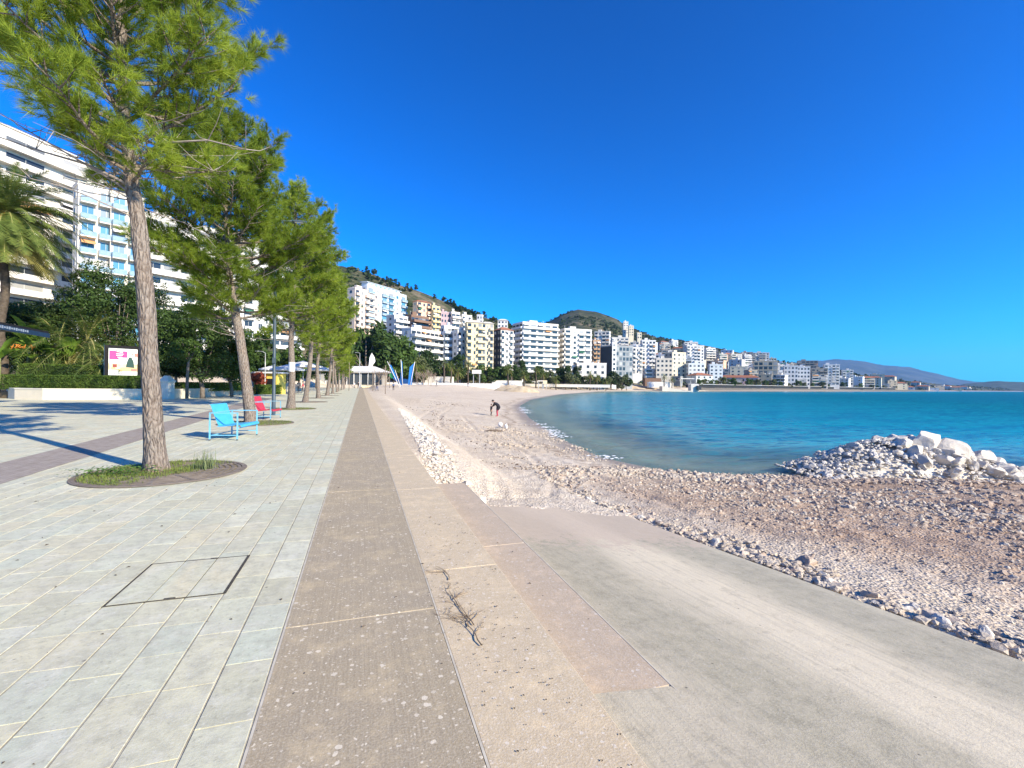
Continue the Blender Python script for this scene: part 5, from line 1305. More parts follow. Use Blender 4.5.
# clumps on the hills: ridge trees as things, scrub as stuff
k4 = 0
for px in list(np.arange(366, 382, 3.5))+list(np.arange(384, 512, 3.1)):
    rd_ = float(np.interp(px, RIDGE[:, 0], RIDGE[:, 2])); dens = 1.0
    if 405 < px < 440 and rw.random() < .75: continue
    d = rd_*rw.uniform(.93, 1.0); x, y = W(px, d); put_tree('ridge_tree', 'dark round tree on the left hill crest, %s from the left' % od(k4), 'tree', WTS[rw.choice((0, 2, 0))], x, y, gz(x, y)-1.2, px, rw.uniform(.6, 1.0), 'trees along the left hill crest'); k4 += 1
P = []
r_ = np.random.default_rng(9)
for (n, p0, p1, t0, t1) in ((1300, 345, 530, .35, 1.0), (1500, 530, 700, .30, 1.02), (1500, 600, 860, .02, 1.02), (900, 850, 1010, 0, 1.0)):
    px = r_.uniform(p0, p1, n); tt = r_.uniform(t0, t1, n); d0 = np.interp(px, D0[:, 0], D0[:, 1]); dr = np.interp(px, RIDGE[:, 0], RIDGE[:, 2]); d = d0+(dr-d0)*tt
    x = d*SN+(px-512)/F*d*CS; y = d*CS-(px-512)/F*d*SN; m = fbm(x, y, 51, 3, .012)+r_.normal(0, .12, n) > -.05; P.append(np.stack([x[m], y[m], d[m]], 1))
P = np.concatenate(P); zz = ground(P[:, 0], P[:, 1])
V = []
for (x, y, d), z in zip(P, zz):
    s = r_.uniform(1.2, 3.0); n = 14
    c = np.array([x, y, z+s*.35]); q = r_.normal(0, 1, (n, 3)); q /= np.linalg.norm(q, axis=1, keepdims=True); q[:, 2] = np.abs(q[:, 2])*.8
    c2 = c+q*s*.75; a = r_.normal(0, 1, (n, 3)); a /= np.linalg.norm(a, axis=1, keepdims=True); b = np.cross(q, a); s2 = s*.5
    V.append(np.stack([c2-a*s2, c2+b*s2, c2+a*s2, c2-b*s2], 1).reshape(-1, 3))
V = np.concatenate(V); tag(ob('hill_scrub', npmesh('hill_scrub', V, np.arange(len(V)).reshape(-1, 4), [leaf_mat('scrub', (.018, .035, .012), (.05, .075, .022), .05, .15)])), 'dark green scrub and small trees scattered over the hills and between the houses', 'scrub', kind='stuff')
# bare winter trees at the back of the beach
def bare_meshes(seed, h):
    rd = random.Random(seed); mb = MB()
    def br(p, d, L, r, lv):
        e = p+d*L; mb.tube([p, p.lerp(e, .5)+Vector([rd.uniform(-.06, .06)*L for _ in range(3)]), e], [r, r*.8, r*.6], 5, cap=False)
        if lv:
            for _ in range(4): br(p.lerp(e, rd.uniform(.5, 1)), (d+Vector([rd.uniform(-.65, .65) for _ in range(3)])+Vector((0,0,.15))).normalized(), L*rd.uniform(.55, .75), r*.55, lv-1)
    br(Vector((0,0,-.2)), Vector((0,0,1)), h*.3, .13, 4); return mb.mesh('branches', DRYTWIG)
bt = [bare_meshes(s, 7.5) for s in (1, 2, 3)]
for i, (px, d) in enumerate(((379, 140), (386, 146), (417, 160), (423, 158), (428, 166), (345, 118), (433, 168))):
    x, y = W(px, d); o = ob('bare_tree', bt[i % 3], None, (x, y, max(gz(x, y), 0)-.1), i*1.3, 1.15); tag(o, 'leafless brown winter tree behind the beach, %s from the left' % od(i), 'tree', 'bare winter trees behind the beach')

# ------------------------------------------------------------ PAVILION at the end of the promenade
pvx, pvy = W(352, 150); zb_ = .0
pv = thing('glass_pavilion', 'white pavilion with glass walls and pitched roof at the far end of the promenade', 'pavilion', (pvx, pvy, zb_), -TH+R(4))
mb = MB(); mb.box((0, 2, .35), (20.4, 8, .7)); ob('plinth', mb.mesh('plinth', WM['cream']), pv)
mb = MB(); mb.add([(-11.5, -3, 5.6), (11.5, -3, 5.0), (11.5, 8, 5.0), (-11.5, 8, 5.6), (-8.0, 2.5, 6.9), (6.5, 2.5, 7.0)], [(3,2,1,0), (0,1,5,4), (1,2,5), (2,3,4,5), (3,0,4)]); mb.box((0, 2.4, 5.0), (22, 10.4, .36)); ob('roof', mb.mesh('roof', WHITE), pv)
mb = MB(); mb.box((0, 2, 2.75), (20, 7.6, 4.1)); ob('interior_wall', mb.mesh('interior_wall', WM['concrete']), pv)
for i in range(9):
    mb = MB(); mb.box((-8.8+2.2*i, -1.86, 2.7), (1.9, .06, 3.4)); ob('window', mb.mesh('window', GLS), pv)
    mb = MB(); mb.box((-9.9+2.2*i, -1.95, 2.7), (.22, .22, 4.0)); ob('column', mb.mesh('column', WM['white']), pv)
street_lamp(*W(359.5, 142), 10.6, 'tall floodlight mast with twin heads rising over the pavilion roof', GALV, True, .10, R(180))
fg = thing('feather_flag', 'white feather flag leaning beside the pavilion roof', 'flag', (*W(368, 128), 0), -TH+R(25))
mb = MB(); mb.tube([(0,0,0), (.1,0,5), (.35,0,8.5), (.9,0,9.9)], [.06, .05, .04, .02], 6); ob('pole', mb.mesh('pole', GALV), fg)
mb = MB(); mb.add([(-.1,0,5.6), (.95,.1,5.9), (1.9,.15,7.6), (1.7,.1,8.6), (.95,0,9.8), (.4,0,8.6), (.12,0,6.5), (-.1,.03,5.6), (.95,.13,5.9), (1.9,.18,7.6), (1.7,.13,8.6), (.95,.03,9.8), (.4,.03,8.6), (.12,.03,6.5)], [(0,1,2,3,4,5,6), (13,12,11,10,9,8,7)]); ob('cloth', mb.mesh('cloth', WHITE), fg)
BLUE = simple('blue_sail', (.03, .22, .62), (.02, .16, .5), 2, .6); DBL = simple('dark_blue_panel', (.01, .07, .22), (.01, .05, .16), 2, .6); GRN = simple('green_panel', (.02, .22, .08), (.02, .16, .06), 3, .6)
sx_, sy_ = W(402, 125); sl_ = thing('sail_sculpture', 'playground structure of tall blue sails on white masts at the back of the beach', 'playground structure', (sx_, sy_, max(0, gz(sx_, sy_))-.1), -TH)
def sail(pts, m, nm):
    mb = MB(); n = len(pts); mb.add([(x, 0, z) for x, z in pts]+[(x, .12, z) for x, z in pts], [tuple(range(n)), tuple(reversed(range(n, 2*n)))]+[(i, (i+1) % n, n+(i+1) % n, n+i) for i in range(n)]); return ob(nm, mb.mesh(nm, m), sl_)
sail([(-3.6, 6.2), (-3.0, 5.9), (-.5, .9), (-1.0, .9), (-2.6, 2.6)], BLUE, 'sail'); sail([(-3.7, 3.2), (-2.9, 3.9), (-2.0, 2.7), (-2.8, 2.3)], GRN, 'sail'); sail([(-.35, 6.9), (-.05, 6.9), (.25, .6), (-.4, .6)], BLUE, 'sail')
sail([(3.2, 6.6), (2.0, 5.4), (1.6, .7), (2.6, .7)], BLUE, 'sail'); sail([(-1.7, 2.4), (1.6, 2.2), (1.6, .9), (-1.2, .9)], DBL, 'panel')
for (a, b) in (((-.6, .5), (-4.0, 6.9)), ((.25, .4), (-.35, 7.4)), ((2.1, .4), (3.4, 6.9)), ((-.2, .3), (-1.9, 4.6))):
    mb = MB(); mb.tube([(a[0], -.1, a[1]-.6), (b[0], -.1, b[1])], .08, 6); ob('mast', mb.mesh('mast', WHITE), sl_)
for i, (px, d, h) in enumerate(((349, 90, 5.6), (372.6, 95, 6.0), (374, 100, 5.2), (385.4, 78, 4.8), (389.5, 110, 6.5), (431, 140, 4.5), (478, 190, 7.5), (541, 215, 6.0))):
    x, y = W(px, d); t = thing('wooden_pole', 'thin upright pole standing on the back of the beach, %s from the left' % od(i), 'pole', (x, y, gz(x, y) if x > 1.2 else 0), 0, 'thin poles at the back of the beach')
    mb = MB(); mb.tube([(0,0,-.2), (.03,0,h*.5), (.0,.03,h)], [.07, .06, .05], 7); ob('shaft', mb.mesh('shaft', DRYTWIG), t)
# low white seafront wall and structures behind the beach
def lowbox(name, label, px0, px1, d, z0, z1, col, cat='wall', dep=1.0, mat_=None):
    a = W(px0, d); b = W(px1, d); c = ((a[0]+b[0])/2, (a[1]+b[1])/2); L = math.hypot(a[0]-b[0], a[1]-b[1])
    mb = MB(); g = 0; mb.box((0, 0, (z0+z1)/2), (L, dep, z1-z0), 0); mb.box((0, 0, z1+.06), (L+.1, dep+.15, .12), 0)
    return tag(ob(name, mb.mesh(name, mat_ or WM[col]), None, (*c, 0), -TH), label, cat)
lowbox('seafront_wall', 'long low white wall along the back of the left beach', 378, 500, 168, -.3, 1.75, 'white', dep=.8)
lowbox('seafront_wall', 'low pale wall behind the beach below the tall white pair', 500, 610, 236, .6, 2.0, 'offwhite', dep=.8)
lowbox('beach_restaurant', 'white two-level beach restaurant behind the palms and bare trees', 424, 453, 208, .5, 4.6, 'offwhite', 'restaurant', 6)
lowbox('beach_restaurant', 'dark glazed waterfront pavilion under the yellow tower', 466, 500, 236, .8, 5.2, 'dark', 'restaurant', 6)
lowbox('beach_bar', 'low white beach bar with a row of windows under the big white pair', 492, 522, 226, .8, 3.4, 'white', 'bar', 4)
lowbox('car_park_shed', 'low dark shed under the tall right block', 556, 575, 262, .8, 5.0, 'dark', 'shed', 4)
lowbox('pier_restaurant', 'long flat white restaurant deck on the shore left of the pier', 648, 672, 300, .8, 4.3, 'white', 'restaurant', 5)
lowbox('pier_restaurant', 'terrace with round white parasols and dark base behind the deck', 644, 660, 315, 1.5, 7.0, 'brown', 'restaurant', 5)
for i, (px, w_) in enumerate(((476.5, 3.8), (540.5, 2.6), (545, 2.0), (686, 9))):
    d = (200, 224, 228, 308)[i]; x, y = W(px, d); g = gz(x, y); t = thing('white_canopy', ('white square sign box on a mast beside the yellow tower', 'small white kiosk canopy under the big white pair', 'yellowish white kiosk canopy right of the small white one', 'wide white canopy at the root of the pier')[i], 'canopy', (x, y, g), -TH, 'white canopies on the seafront')
    mb = MB(); hz = (5.6, 3.8, 3.4, 6.4)[i]; mb.box((0, 0, hz), (w_, w_*.6, (1.6, .5, 1.8, .5)[i])); ob('roof', mb.mesh('roof', WM['white'] if i != 2 else WM['cream']), t)
    for s in (-1, 1): mb = MB(); mb.box((s*w_*.35, 0, hz*.5-.4), (.3, .3, hz-.8)); ob('post', mb.mesh('post', GALV), t)
# pier with sloping slipway
x, y = W(684, 294); pr = thing('small_pier', 'small white concrete pier with a sloping slipway jutting into the bay', 'pier', (x, y, SEA), -TH)
mb = MB(); mb.prism([(-14, 2.9), (-12, 2.9), (-1, .5), (3, .5), (3, -1.5), (-14, -1.5)], 0, .1); mb2 = MB()
mb2.add([(-15, -4, 3.2), (-1, -4, .6), (3, -4, .6), (3, -4, -2), (-15, -4, -2), (-15, 2, 3.2), (-1, 2, .6), (3, 2, .6), (3, 2, -2), (-15, 2, -2)], [(0,4,3,2,1), (5,6,7,8,9), (0,1,6,5), (1,2,7,6), (2,3,8,7), (0,5,9,4)]); ob('slipway', mb2.mesh('slipway', WM['offwhite']), pr)
mb = MB(); mb.box((6, 0, 2.2), (5, 5, 5)); ob('pier_head', mb.mesh('pier_head', WM['offwhite']), pr)
mb = MB(); mb.box((8.2, -2, 2.5), (2.4, 4, 2.6)); ob('opening', mb.mesh('opening', WM['dark']), pr)
# far quay wall
QW = simple('quay_stone', (.13, .12, .105), (.09, .085, .075), 1, .9)
for i, (p0, p1, d0_, d1_) in enumerate(((692, 760, 309, 383), (760, 860, 383, 545), (860, 925, 545, 790))):
    a = W(p0, d0_); b = W(p1, d1_); c = ((a[0]+b[0])/2, (a[1]+b[1])/2); L = math.hypot(a[0]-b[0], a[1]-b[1]); mb = MB(); mb.box((0, 0, -.6), (L, 3, 2.2)); mb.box((0, -1.2, .7), (L*.96, .2, .4))
    tag(ob('quay_wall', mb.mesh('quay_wall', QW), None, (*c, 0), math.atan2(b[1]-a[1], b[0]-a[0])), ('grey quay wall right of the pier below the pinkish building', 'grey quay wall below the white seafront pair', 'grey quay wall at the far end of the town')[i], 'quay wall')
rwk = random.Random(8)
for i in range(50):
    px = 694+i*4.1; d = float(np.interp(px, [692, 760, 860, 925], [316, 392, 556, 800])); x, y = W(px+rwk.uniform(-2, 2), d+rwk.uniform(2, 8))
    if i % 2: put_tree('quay_tree', 'dark tree on the far quay, %s from the left' % od(i//2), 'tree', WTS[i % 4], x, y, .6, i, rwk.uniform(.7, 1.3), 'dark trees along the far quay')
    else:
        w_ = rwk.uniform(7, 15); mb = MB(); mb.box((0, 0, 1.4), (w_, 6, 2.6)); t = thing('quay_cafe', 'low flat-roofed cafe on the far quay, %s from the left' % od(i//2), 'cafe', (x, y, .5), -TH, 'low cafes on the far quay')
        ob('wall', mb.mesh('wall', WM['dark']), t); mb = MB(); mb.box((0, 0, 2.9), (w_+1, 7, .35)); ob('roof', mb.mesh('roof', WM[('white', 'offwhite', 'bluewhite')[i % 3]]), t)
# sand mounds behind the far beach
def mound(name, label, px, d, L, Wd, h, mat_, z=None, n=40, cat='mound', seed=0):
    x, y = W(px, d); g = gz(x, y) if z is None else z; u = np.linspace(-1, 1, n); U, V_ = np.meshgrid(u, u, indexing='ij'); rr_ = np.hypot(U, V_)
    Z = h*np.clip(1-rr_**2, 0, 1)**.8*(1+.5*fbm(U, V_, 61+seed, 4, 2.4))-.15-.4*np.clip(rr_-1, 0, 1)
    me = npmesh(name, np.stack([U*L/2, V_*Wd/2, Z], -1).reshape(-1, 3), grid_faces(n, n)[:, ::-1]*1, [mat_], smooth=True)
    for p in (): pass
    return tag(ob(name, me, None, (x, y, g), -TH), label, cat)
MOUND = simple('mound_sand', (.40, .31, .20), (.5, .42, .3), .6, .95, bump=.5, obj=False)
mound('sand_mound', 'brown heap of sand at the back of the beach, left one', 513, 160, 14, 6, 2.0, MOUND, seed=1); mound('sand_mound', 'brown heap of sand at the back of the beach, right one', 521, 158, 13, 6, 2.0, MOUND, seed=2)
# ------------------------------------------------------------ ROCKS
def limestone(name, a, b, c3):
    t = NT(name); v = t.pos(); n1 = t.noise(v, 3.2, 6, .65); n2 = t.noise(v, 22, 5, .7); oi = t.n('ShaderNodeObjectInfo').outputs['Random']
    c = t.mix(t.ramp(n1, [(.4, 0), (.68, .85)]), a, b); c = t.mix(t.ramp(n2, [(.5, 0), (.72, .6)]), c, c3)
    c = t.mix(t.ramp(oi, [(0, 0), (.8, .15), (1, .8)]), c, b)
    t.bsdf(c, .9, t.bump(n1, .6, .06, t.bump(n2, .7, .02)), spec=.2); return t.m
LIME = limestone('white_limestone', (.70, .65, .56), (.44, .39, .32), (.34, .28, .22))
TANR = limestone('tan_rock', (.52, .43, .34), (.36, .26, .19), (.58, .52, .45))
def rock_geo(seed, sub=2, cuts=9):
    bm_ = bmesh.new(); bmesh.ops.create_icosphere(bm_, subdivisions=sub, radius=1); rd = random.Random(seed)
    for _ in range(cuts):
        n = Vector([rd.gauss(0, 1) for _ in range(3)]).normalized(); h = rd.uniform(.42, .80)
        for v in bm_.verts:
            q = v.co.dot(n)-h
            if q > 0: v.co -= n*q*.99
    for v in bm_.verts: v.co += v.co.normalized()*mnoise.noise(v.co*2.2+Vector((seed, 0, 0)))*.10
    bm_.verts.index_update(); bm_.faces.ensure_lookup_table()
    V = np.array([v.co[:] for v in bm_.verts]); Fc = np.array([[v.index for v in f.verts] for f in bm_.faces]); bm_.free(); return V, Fc
RG = [rock_geo(i, 3, 15) for i in range(9)]
RML = []; RMT = []
for V, Fc in RG:
    RML.append(npmesh('rock', V, Fc, [LIME])); RMT.append(npmesh('rock', V, Fc, [TANR]))
rk = random.Random(77)
def rock(x, y, z, s, mats, label, group, name='boulder', flat=.7, rot=None):
    m = rk.choice(mats); o = ob(name, m, None, (x, y, z), rot or (rk.uniform(-.5, .5), rk.uniform(-.5, .5), rk.uniform(0, 6.3)), (s*rk.uniform(.8, 1.35), s*rk.uniform(.7, 1.1), s*flat*rk.uniform(.75, 1.15)))
    return tag(o, label, 'boulder' if name == 'boulder' else 'rock', group)
# the heap of white boulders: axis runs across the picture
def heap_h(u, v):     # u across (-1..1 over px 790..1015), v depth
    top = np.interp(u, [-1.05, -.85, -.5, -.25, -.05, .2, .45, .7, .95, 1.15], [0, .28, .78, 1.08, 1.14, .98, .80, .52, .25, 0])
    return top*np.clip(1-(v*1.0)**2, 0, 1)**.75
hd = 17.0; hcx, hcy = W(900, hd); HL = 3.6; HW = 1.75
def hpos(u, v): return hcx+CS*u*HL+SN*v*HW, hcy-SN*u*HL+CS*v*HW
n = 70; U, V_ = np.meshgrid(np.linspace(-1.2, 1.2, n), np.linspace(-1.15, 1.15, 36), indexing='ij')
hx, hy = hcx+CS*U*HL+SN*V_*HW, hcy-SN*U*HL+CS*V_*HW
hz = SEA+.12+heap_h(U, V_)*.93+.09*fbm(U*4, V_*3, 71, 4, 1.5)-.55*(heap_h(U, V_) < .06)
tag(ob('rubble_core', npmesh('rubble_core', np.stack([hx, hy, hz-.10], -1).reshape(-1, 3), grid_faces(*U.shape)[:, ::-1], [LIME], smooth=False)), 'crushed pale rubble filling the heap between the white boulders', 'rubble', kind='stuff')
big = [(-.08, -.05, .70, 'flat-topped slab boulder crowning the white heap', .35), (.16, -.25, .78, 'large white angular boulder just right of the heap summit', .7), (.33, -.35, .74, 'large pale boulder with shaded left face in the middle of the heap', .75), (.48, .0, .80, 'big white boulder forming the right shoulder of the heap', .7),
       (.66, -.30, .66, 'rounded white boulder low on the right shoulder of the heap', .7), (-.10, -.62, .48, 'bright white block at the front foot of the heap, below the summit', .8), (.24, -.72, .46, 'grey faced boulder at the front foot, centre of the heap', .7), (.84, -.2, .42, 'white boulder near the right end of the heap', .65),
       (.98, -.15, .30, 'white flat rock at the far right tip of the heap', .5), (-.93, -.2, .27, 'lone flat white rock at the left tip of the heap', .5), (.28, .1, .45, 'spiky white boulder on the ridge of the heap', .9), (-.42, .1, .34, 'white boulder on the left ridge of the heap', .7), (-.60, .0, .25, 'smaller bright white boulder high on the left slope of the heap', .8), (.50, -.68, .30, 'pale flat block at the front right foot of the heap', .6)]
for u, v, s, lab, fl in big:
    x, y = hpos(u, v); rock(x, y, SEA+.08+float(heap_h(u, v))+s*fl*.1, s, RML, lab, 'large boulders of the white rock heap', flat=fl)
cnt = 0
while cnt < 122:
    u = rk.uniform(-1.02, 1.05); v = rk.uniform(-1.0, .5); h = float(heap_h(u, v))
    if h < .03: continue
    s = rk.uniform(.09, .19) if u < -.15 else rk.uniform(.16, .44); x, y = hpos(u, v); rock(x, y, SEA+.12+h+s*.1, s, RML, 'smaller white limestone rock in the heap at the water edge', 'smaller white rocks of the heap', 'rock'); cnt += 1
def merged(name, label, items, geos, mat_, cat='gravel'):
    "items: (x,y,z,s) rows merged to one ground-cover mesh"
    items = np.array(items); N = len(items); r2 = np.random.default_rng(N); Vs = []; Fs = []; off = 0
    which = r2.integers(0, len(geos), N)
    for g, (V, Fc) in enumerate(geos):
        it = items[which == g]; m = len(it)
        if not m: continue
        a = r2.uniform(0, 6.28, m); ca, sa = np.cos(a)[:, None], np.sin(a)[:, None]; sc3 = it[:, 3:4]*r2.uniform(.7, 1.3, (m, 1)); tilt = r2.uniform(-.5, .5, (m, 1)); asp = r2.uniform(.55, 1., (m, 1))
        vx, vy, vz = V[None, :, 0]*1.2, V[None, :, 1]*asp, V[None, :, 2]*.62
        vy2 = vy*np.cos(tilt)-vz*np.sin(tilt); vz = vy*np.sin(tilt)+vz*np.cos(tilt); vy = vy2
        X = (vx*ca-vy*sa)*sc3+it[:, 0:1]; Y = (vx*sa+vy*ca)*sc3+it[:, 1:2]; Z = vz*sc3+it[:, 2:3]
        Vs.append(np.stack([X, Y, Z], -1).reshape(-1, 3)); Fs.append((Fc[None]+(np.arange(m)*len(V))[:, None, None]+off).reshape(-1, 3)); off += m*len(V)
    me = npmesh(name, np.concatenate(Vs), np.concatenate(Fs), [mat_]); return tag(ob(name, me), label, cat, kind='stuff')
G1_ = [rock_geo(30+i, 1, 6) for i in range(6)]
PEBW = limestone('gravel_pale', (.54, .475, .385), (.41, .335, .25), (.31, .24, .18)); PEBB = limestone('gravel_brown', (.42, .33, .25), (.30, .22, .165), (.52, .45, .38))
# heap small stuff and skirt
it = []
r_ = np.random.default_rng(5)
for _ in range(2200):
    u = r_.uniform(-1.12, 1.1); v = r_.uniform(-1.15, .6); h = float(heap_h(u, v)); x, y = hpos(u, v)
    it.append((x, y, SEA+.12+h+.02, r_.uniform(.03, .10)))
merged('rubble', 'small white rubble packed between the boulders of the heap', it, G1_, LIME, 'rubble')
it = []; 
for _ in range(1500):
    u = r_.uniform(-1.45, -.6) if r_.random() < .5 else r_.uniform(-1.2, 1.2); v = -1.0+r_.normal(0, .22)-(.25 if u < -1 else 0); x, y = hpos(u, v); it.append((x, y, gz(x, y)+.02, r_.uniform(.03, .11)))
merged('brown_rubble', 'brown stones along the landward foot of the white heap', it, G1_, PEBB, 'rubble')
# boulders along the seaward edge of the ramp
nlab = 0
for i in range(92):
    y = 1.2+(i/92)**1.0*9.3+rk.uniform(-.1, .1); x = 5.02+abs(rk.gauss(0, .16)); s = rk.uniform(.04, .13)*(1.25 if y < 4 else 1)
    rock(x+s*.4, y, float(rampz(4.88, y))-.05+s*.05, s, RML if rk.random() < .4 else RMT, 'irregular rock in the line of stones edging the ramp', 'rocks edging the ramp', 'rock', .65)
x_, y_ = 5.15, 2.75
rock(5.45, 2.25, -.55, .24, RMT, 'big dark shaded rock at the ramp edge near the right border of the photo', 'rocks edging the ramp', 'boulder', .6)
rock(5.5, 1.7, -.5, .2, RML, 'pale rock beside the dark one at the ramp edge, right border', 'rocks edging the ramp', 'boulder', .6)
rock(5.6, 4.6, -.70, .15, RMT, 'tan flat-topped boulder standing out in the rubble a little beyond the ramp edge', 'rocks edging the ramp', 'boulder', .7)
it = []
for _ in range(2400):
    y = 1.0+r_.random()*9.6; x = 4.91+abs(r_.normal(0, .30))
    if float(fbm(x, y, 99, 3, 1.6)) < .02: continue
    it.append((x, y, float(rampz(4.88, y))-.05, r_.uniform(.015, .06)))
it = np.array(it); it[:, 2] = np.maximum(it[:, 2]-.02, ground(it[:, 0], it[:, 1])+.015)
merged('edge_rubble', 'small white rubble filling the line of rocks along the ramp edge', it, G1_, PEBW, 'rubble')
# white rubble strip against the steps
cnt = 0
while cnt < 66:
    y = 8.3+rk.random()**1.2*23; c0 = 1.5+.045*(y-8); x = c0+abs(rk.gauss(0, .28)); s = rk.uniform(.05, .15)
    if x < 1.28: continue
    rock(x, y, gz(x, y)+s*.1, s, RML, 'white broken stone in the strip beside the steps', 'white stones beside the steps', 'rock', .7); cnt += 1
it = []
for _ in range(2600):
    y = 8.2+r_.random()**1.2*26; x = 1.3+.045*(y-8)+abs(r_.normal(0, .36)); it.append((x, y, 0, r_.uniform(.012, .055)))
it = np.array(it); it[:, 2] = ground(it[:, 0], it[:, 1])+.012
merged('white_rubble', 'white rubble strip lying along the foot of the steps', it, G1_, LIME, 'rubble')
# gravel over soil and beach
def scatter(n, x0, x1, y0, y1, s0, s1, keep, pw=1.0):
    x = r_.uniform(x0, x1, n); y = y0+(y1-y0)*r_.random(n)**pw; m = keep(x, y); x, y = x[m], y[m]; z, sdw, _ = ground(x, y, True); q = sdw > -.5; x, y, z = x[q], y[q], z[q]
    d = np.hypot(x, y); s = (s0+(s1-s0)*r_.random(len(x))**3.2)*(1+.75*fbm(x, y, 17, 3, .45))*np.clip(d/9, .8, 1.8); return np.stack([x, y, z+s*.12, s], 1)
G0_ = [rock_geo(50+i, 1, 5) for i in range(5)]
k1 = lambda x, y: (x > 5.0) & (fbm(x, y, 91, 4, .55)+r_.normal(0, .22, len(x)) > .06) & (r_.random(len(x)) < np.clip(1.3-(x-5)/16, .25, 1))
merged('gravel', 'loose pale gravel and stones strewn over the brown ground right of the ramp', scatter(42000, 4.95, 17, 0, 14.5, .005, .046, k1, 1.2), G0_, PEBW)
k2_ = lambda x, y: (x > 5.0) & (x+.25*y > 6.5+2*r_.random(len(x))) & (fbm(x, y, 92, 4, .7)+r_.normal(0, .3, len(x)) > .0)
merged('brown_gravel', 'brown stones mixed into the ground right of the ramp', scatter(20000, 5.0, 19, 0, 15, .006, .050, k2_, 1.2), G0_, PEBB)
def nearwl(x, y, a, b): s = water_sd(x, y); return (s > a) & (s < b)
k3_ = lambda x, y: nearwl(x, y, -.1, 1.2) & (fbm(x, y, 93, 3, .5) > .05)
merged('shore_stones', 'line of wet stones along the waterline', scatter(16000, 7, 16, 10, 36, .010, .045, k3_), G0_, PEBW)
k5_ = lambda x, y: (fbm(x, y, 94, 4, .4)+r_.normal(0, .15, len(x)) > .12)
merged('beach_gravel', 'coarse pale gravel patches on the beach', scatter(14000, 4.9, 10.5, 8, 30, .008, .045, k5_, 1.3), G0_, PEBW)
k6_ = lambda x, y: np.abs(fbm(x, y, 95, 3, .15)) < .09
merged('beach_debris', 'dark broken seaweed and debris lines on the sand', scatter(5000, 4, 13, 14, 60, .010, .035, k6_, 1.4), G0_, simple('seaweed', (.12, .085, .06), (.2, .15, .11), 3, .95, obj=False), 'debris')
x, y = W(494, 27.5); mb = MB(); mb.tube([(-.55,0,.03), (-.2,.07,.06), (.25,0,.05), (.6,.08,.03)], [.02, .06, .07, .02], 8)
tag(ob('driftwood_log', mb.mesh('driftwood_log', simple('driftwood', (.10, .075, .055), (.17, .13, .10), 4, .95)), None, (x, y, gz(x, y)), 0), 'short dark driftwood log lying on the sand below the two people', 'driftwood')
x, y = W(457, 8.6); o = tag(ob('seaweed_clump', leaf_cloud('seaweed_clump', [(0,0,.03,.12,.17,.04), (.06,-.12,.02,.09,.09,.03)], 600, .022, simple('seaweed_dry', (.16, .12, .085), (.26, .2, .14), 9, .95), 5, 1.), None, (x, y, gz(x, y)), 0), 'dark tangle of dry seaweed and twigs at the near end of the white rubble strip', 'seaweed')
# white sacks
for i, (px, nm) in enumerate(((501, 'left'), (506.5, 'right'))):
    x, y = W(px, 30.5); V, Fc = RG[2+i]; o = ob('white_sack', npmesh('white_sack', V*[.20, .16, .21], Fc, [simple('sack', (.78, .77, .74), (.66, .65, .62), 4, .8)], smooth=True), None, (x, y, gz(x, y)+.15), i); tag(o, 'white filled sack standing on the sand, %s one of the pair' % nm, 'sack', 'white sacks on the sand')

# ------------------------------------------------------------ DRY WEED between the concrete bands
dw = thing('dry_weed', 'dry brown branching weed lying flat across the pale concrete step', 'weed', (.66, 3.3, 0))
dwm = simple('dry_weed', (.25, .17, .095), (.36, .27, .17), 20, .95); rd = random.Random(2)
def wtwig(p, a, L, r, lv, mb):
    pts = [Vector((*p, .004+r))]; n = 7
    for i in range(n):
        a += rd.uniform(-.30, .30); pts.append(pts[-1]+Vector((math.cos(a), math.sin(a), rd.uniform(-.05, .09)))*L/n)
    for q in pts: q.z = max(q.z, .003)
    mb.tube(pts, [r*(1-.8*i/n) for i in range(n+1)], 5, cap=False)
    if lv:
        for k in range(3+lv): j = rd.randrange(1, n); wtwig((pts[j].x, pts[j].y), a+rd.choice((-1, 1))*rd.uniform(.3, .9), L*rd.uniform(.35, .6), r*.5, lv-1, mb)
for (x, y, a, L, r) in ((.06, -.55, 1.5, .42, .005), (.07, -.3, 1.45, .4, .0045), (.02, .0, 1.5, .35, .004), (.04, .45, 1.6, .3, .004)):
    mb = MB(); wtwig((x, y), a, L, r, 2, mb); ob('stem', mb.mesh('stem', dwm), dw)
# dark stain dots / droppings as leaf litter
V = []
for _ in range(420):
    z_ = .003; u = rd.random()
    if u < .55: x, y = rd.uniform(.56, 1.15), rd.uniform(1.1, 5.5)
    elif u < .75: x, y = .66+rd.gauss(0, .10), 3.1+rd.gauss(0, .4)
    else: x, y = rd.uniform(-9, -.5), rd.uniform(1.5, 9)
    s = rd.uniform(.003, .009) if u < .75 else rd.uniform(.004, .016); a = rd.uniform(0, 6.28)
    ca, sa = math.cos(a)*s, math.sin(a)*s; V += [(x-ca, y-sa, z_), (x+sa*.6, y-ca*.6, z_+.003), (x+ca, y+sa, z_), (x-sa*.6, y+ca*.6, z_+.004)]
for _ in range(70):
    x, y = rd.uniform(-7, 1.6), rd.uniform(1.3, 9); s = rd.uniform(.010, .022); a = rd.uniform(0, 6.28); ca, sa = math.cos(a)*s, math.sin(a)*s; z_ = .004 if x < 1.1 else -.145; V += [(x-ca, y-sa, z_), (x+sa*.5, y-ca*.5, z_+.006), (x+ca, y+sa, z_), (x-sa*.5, y+ca*.5, z_+.007)]
tag(ob('litter', npmesh('litter', V, np.arange(len(V)).reshape(-1, 4), [simple('litter', (.07, .055, .04), (.16, .12, .08), 30, .9)])), 'tiny dark leaf fragments and seeds scattered on the paving and the pale step', 'litter', kind='stuff')

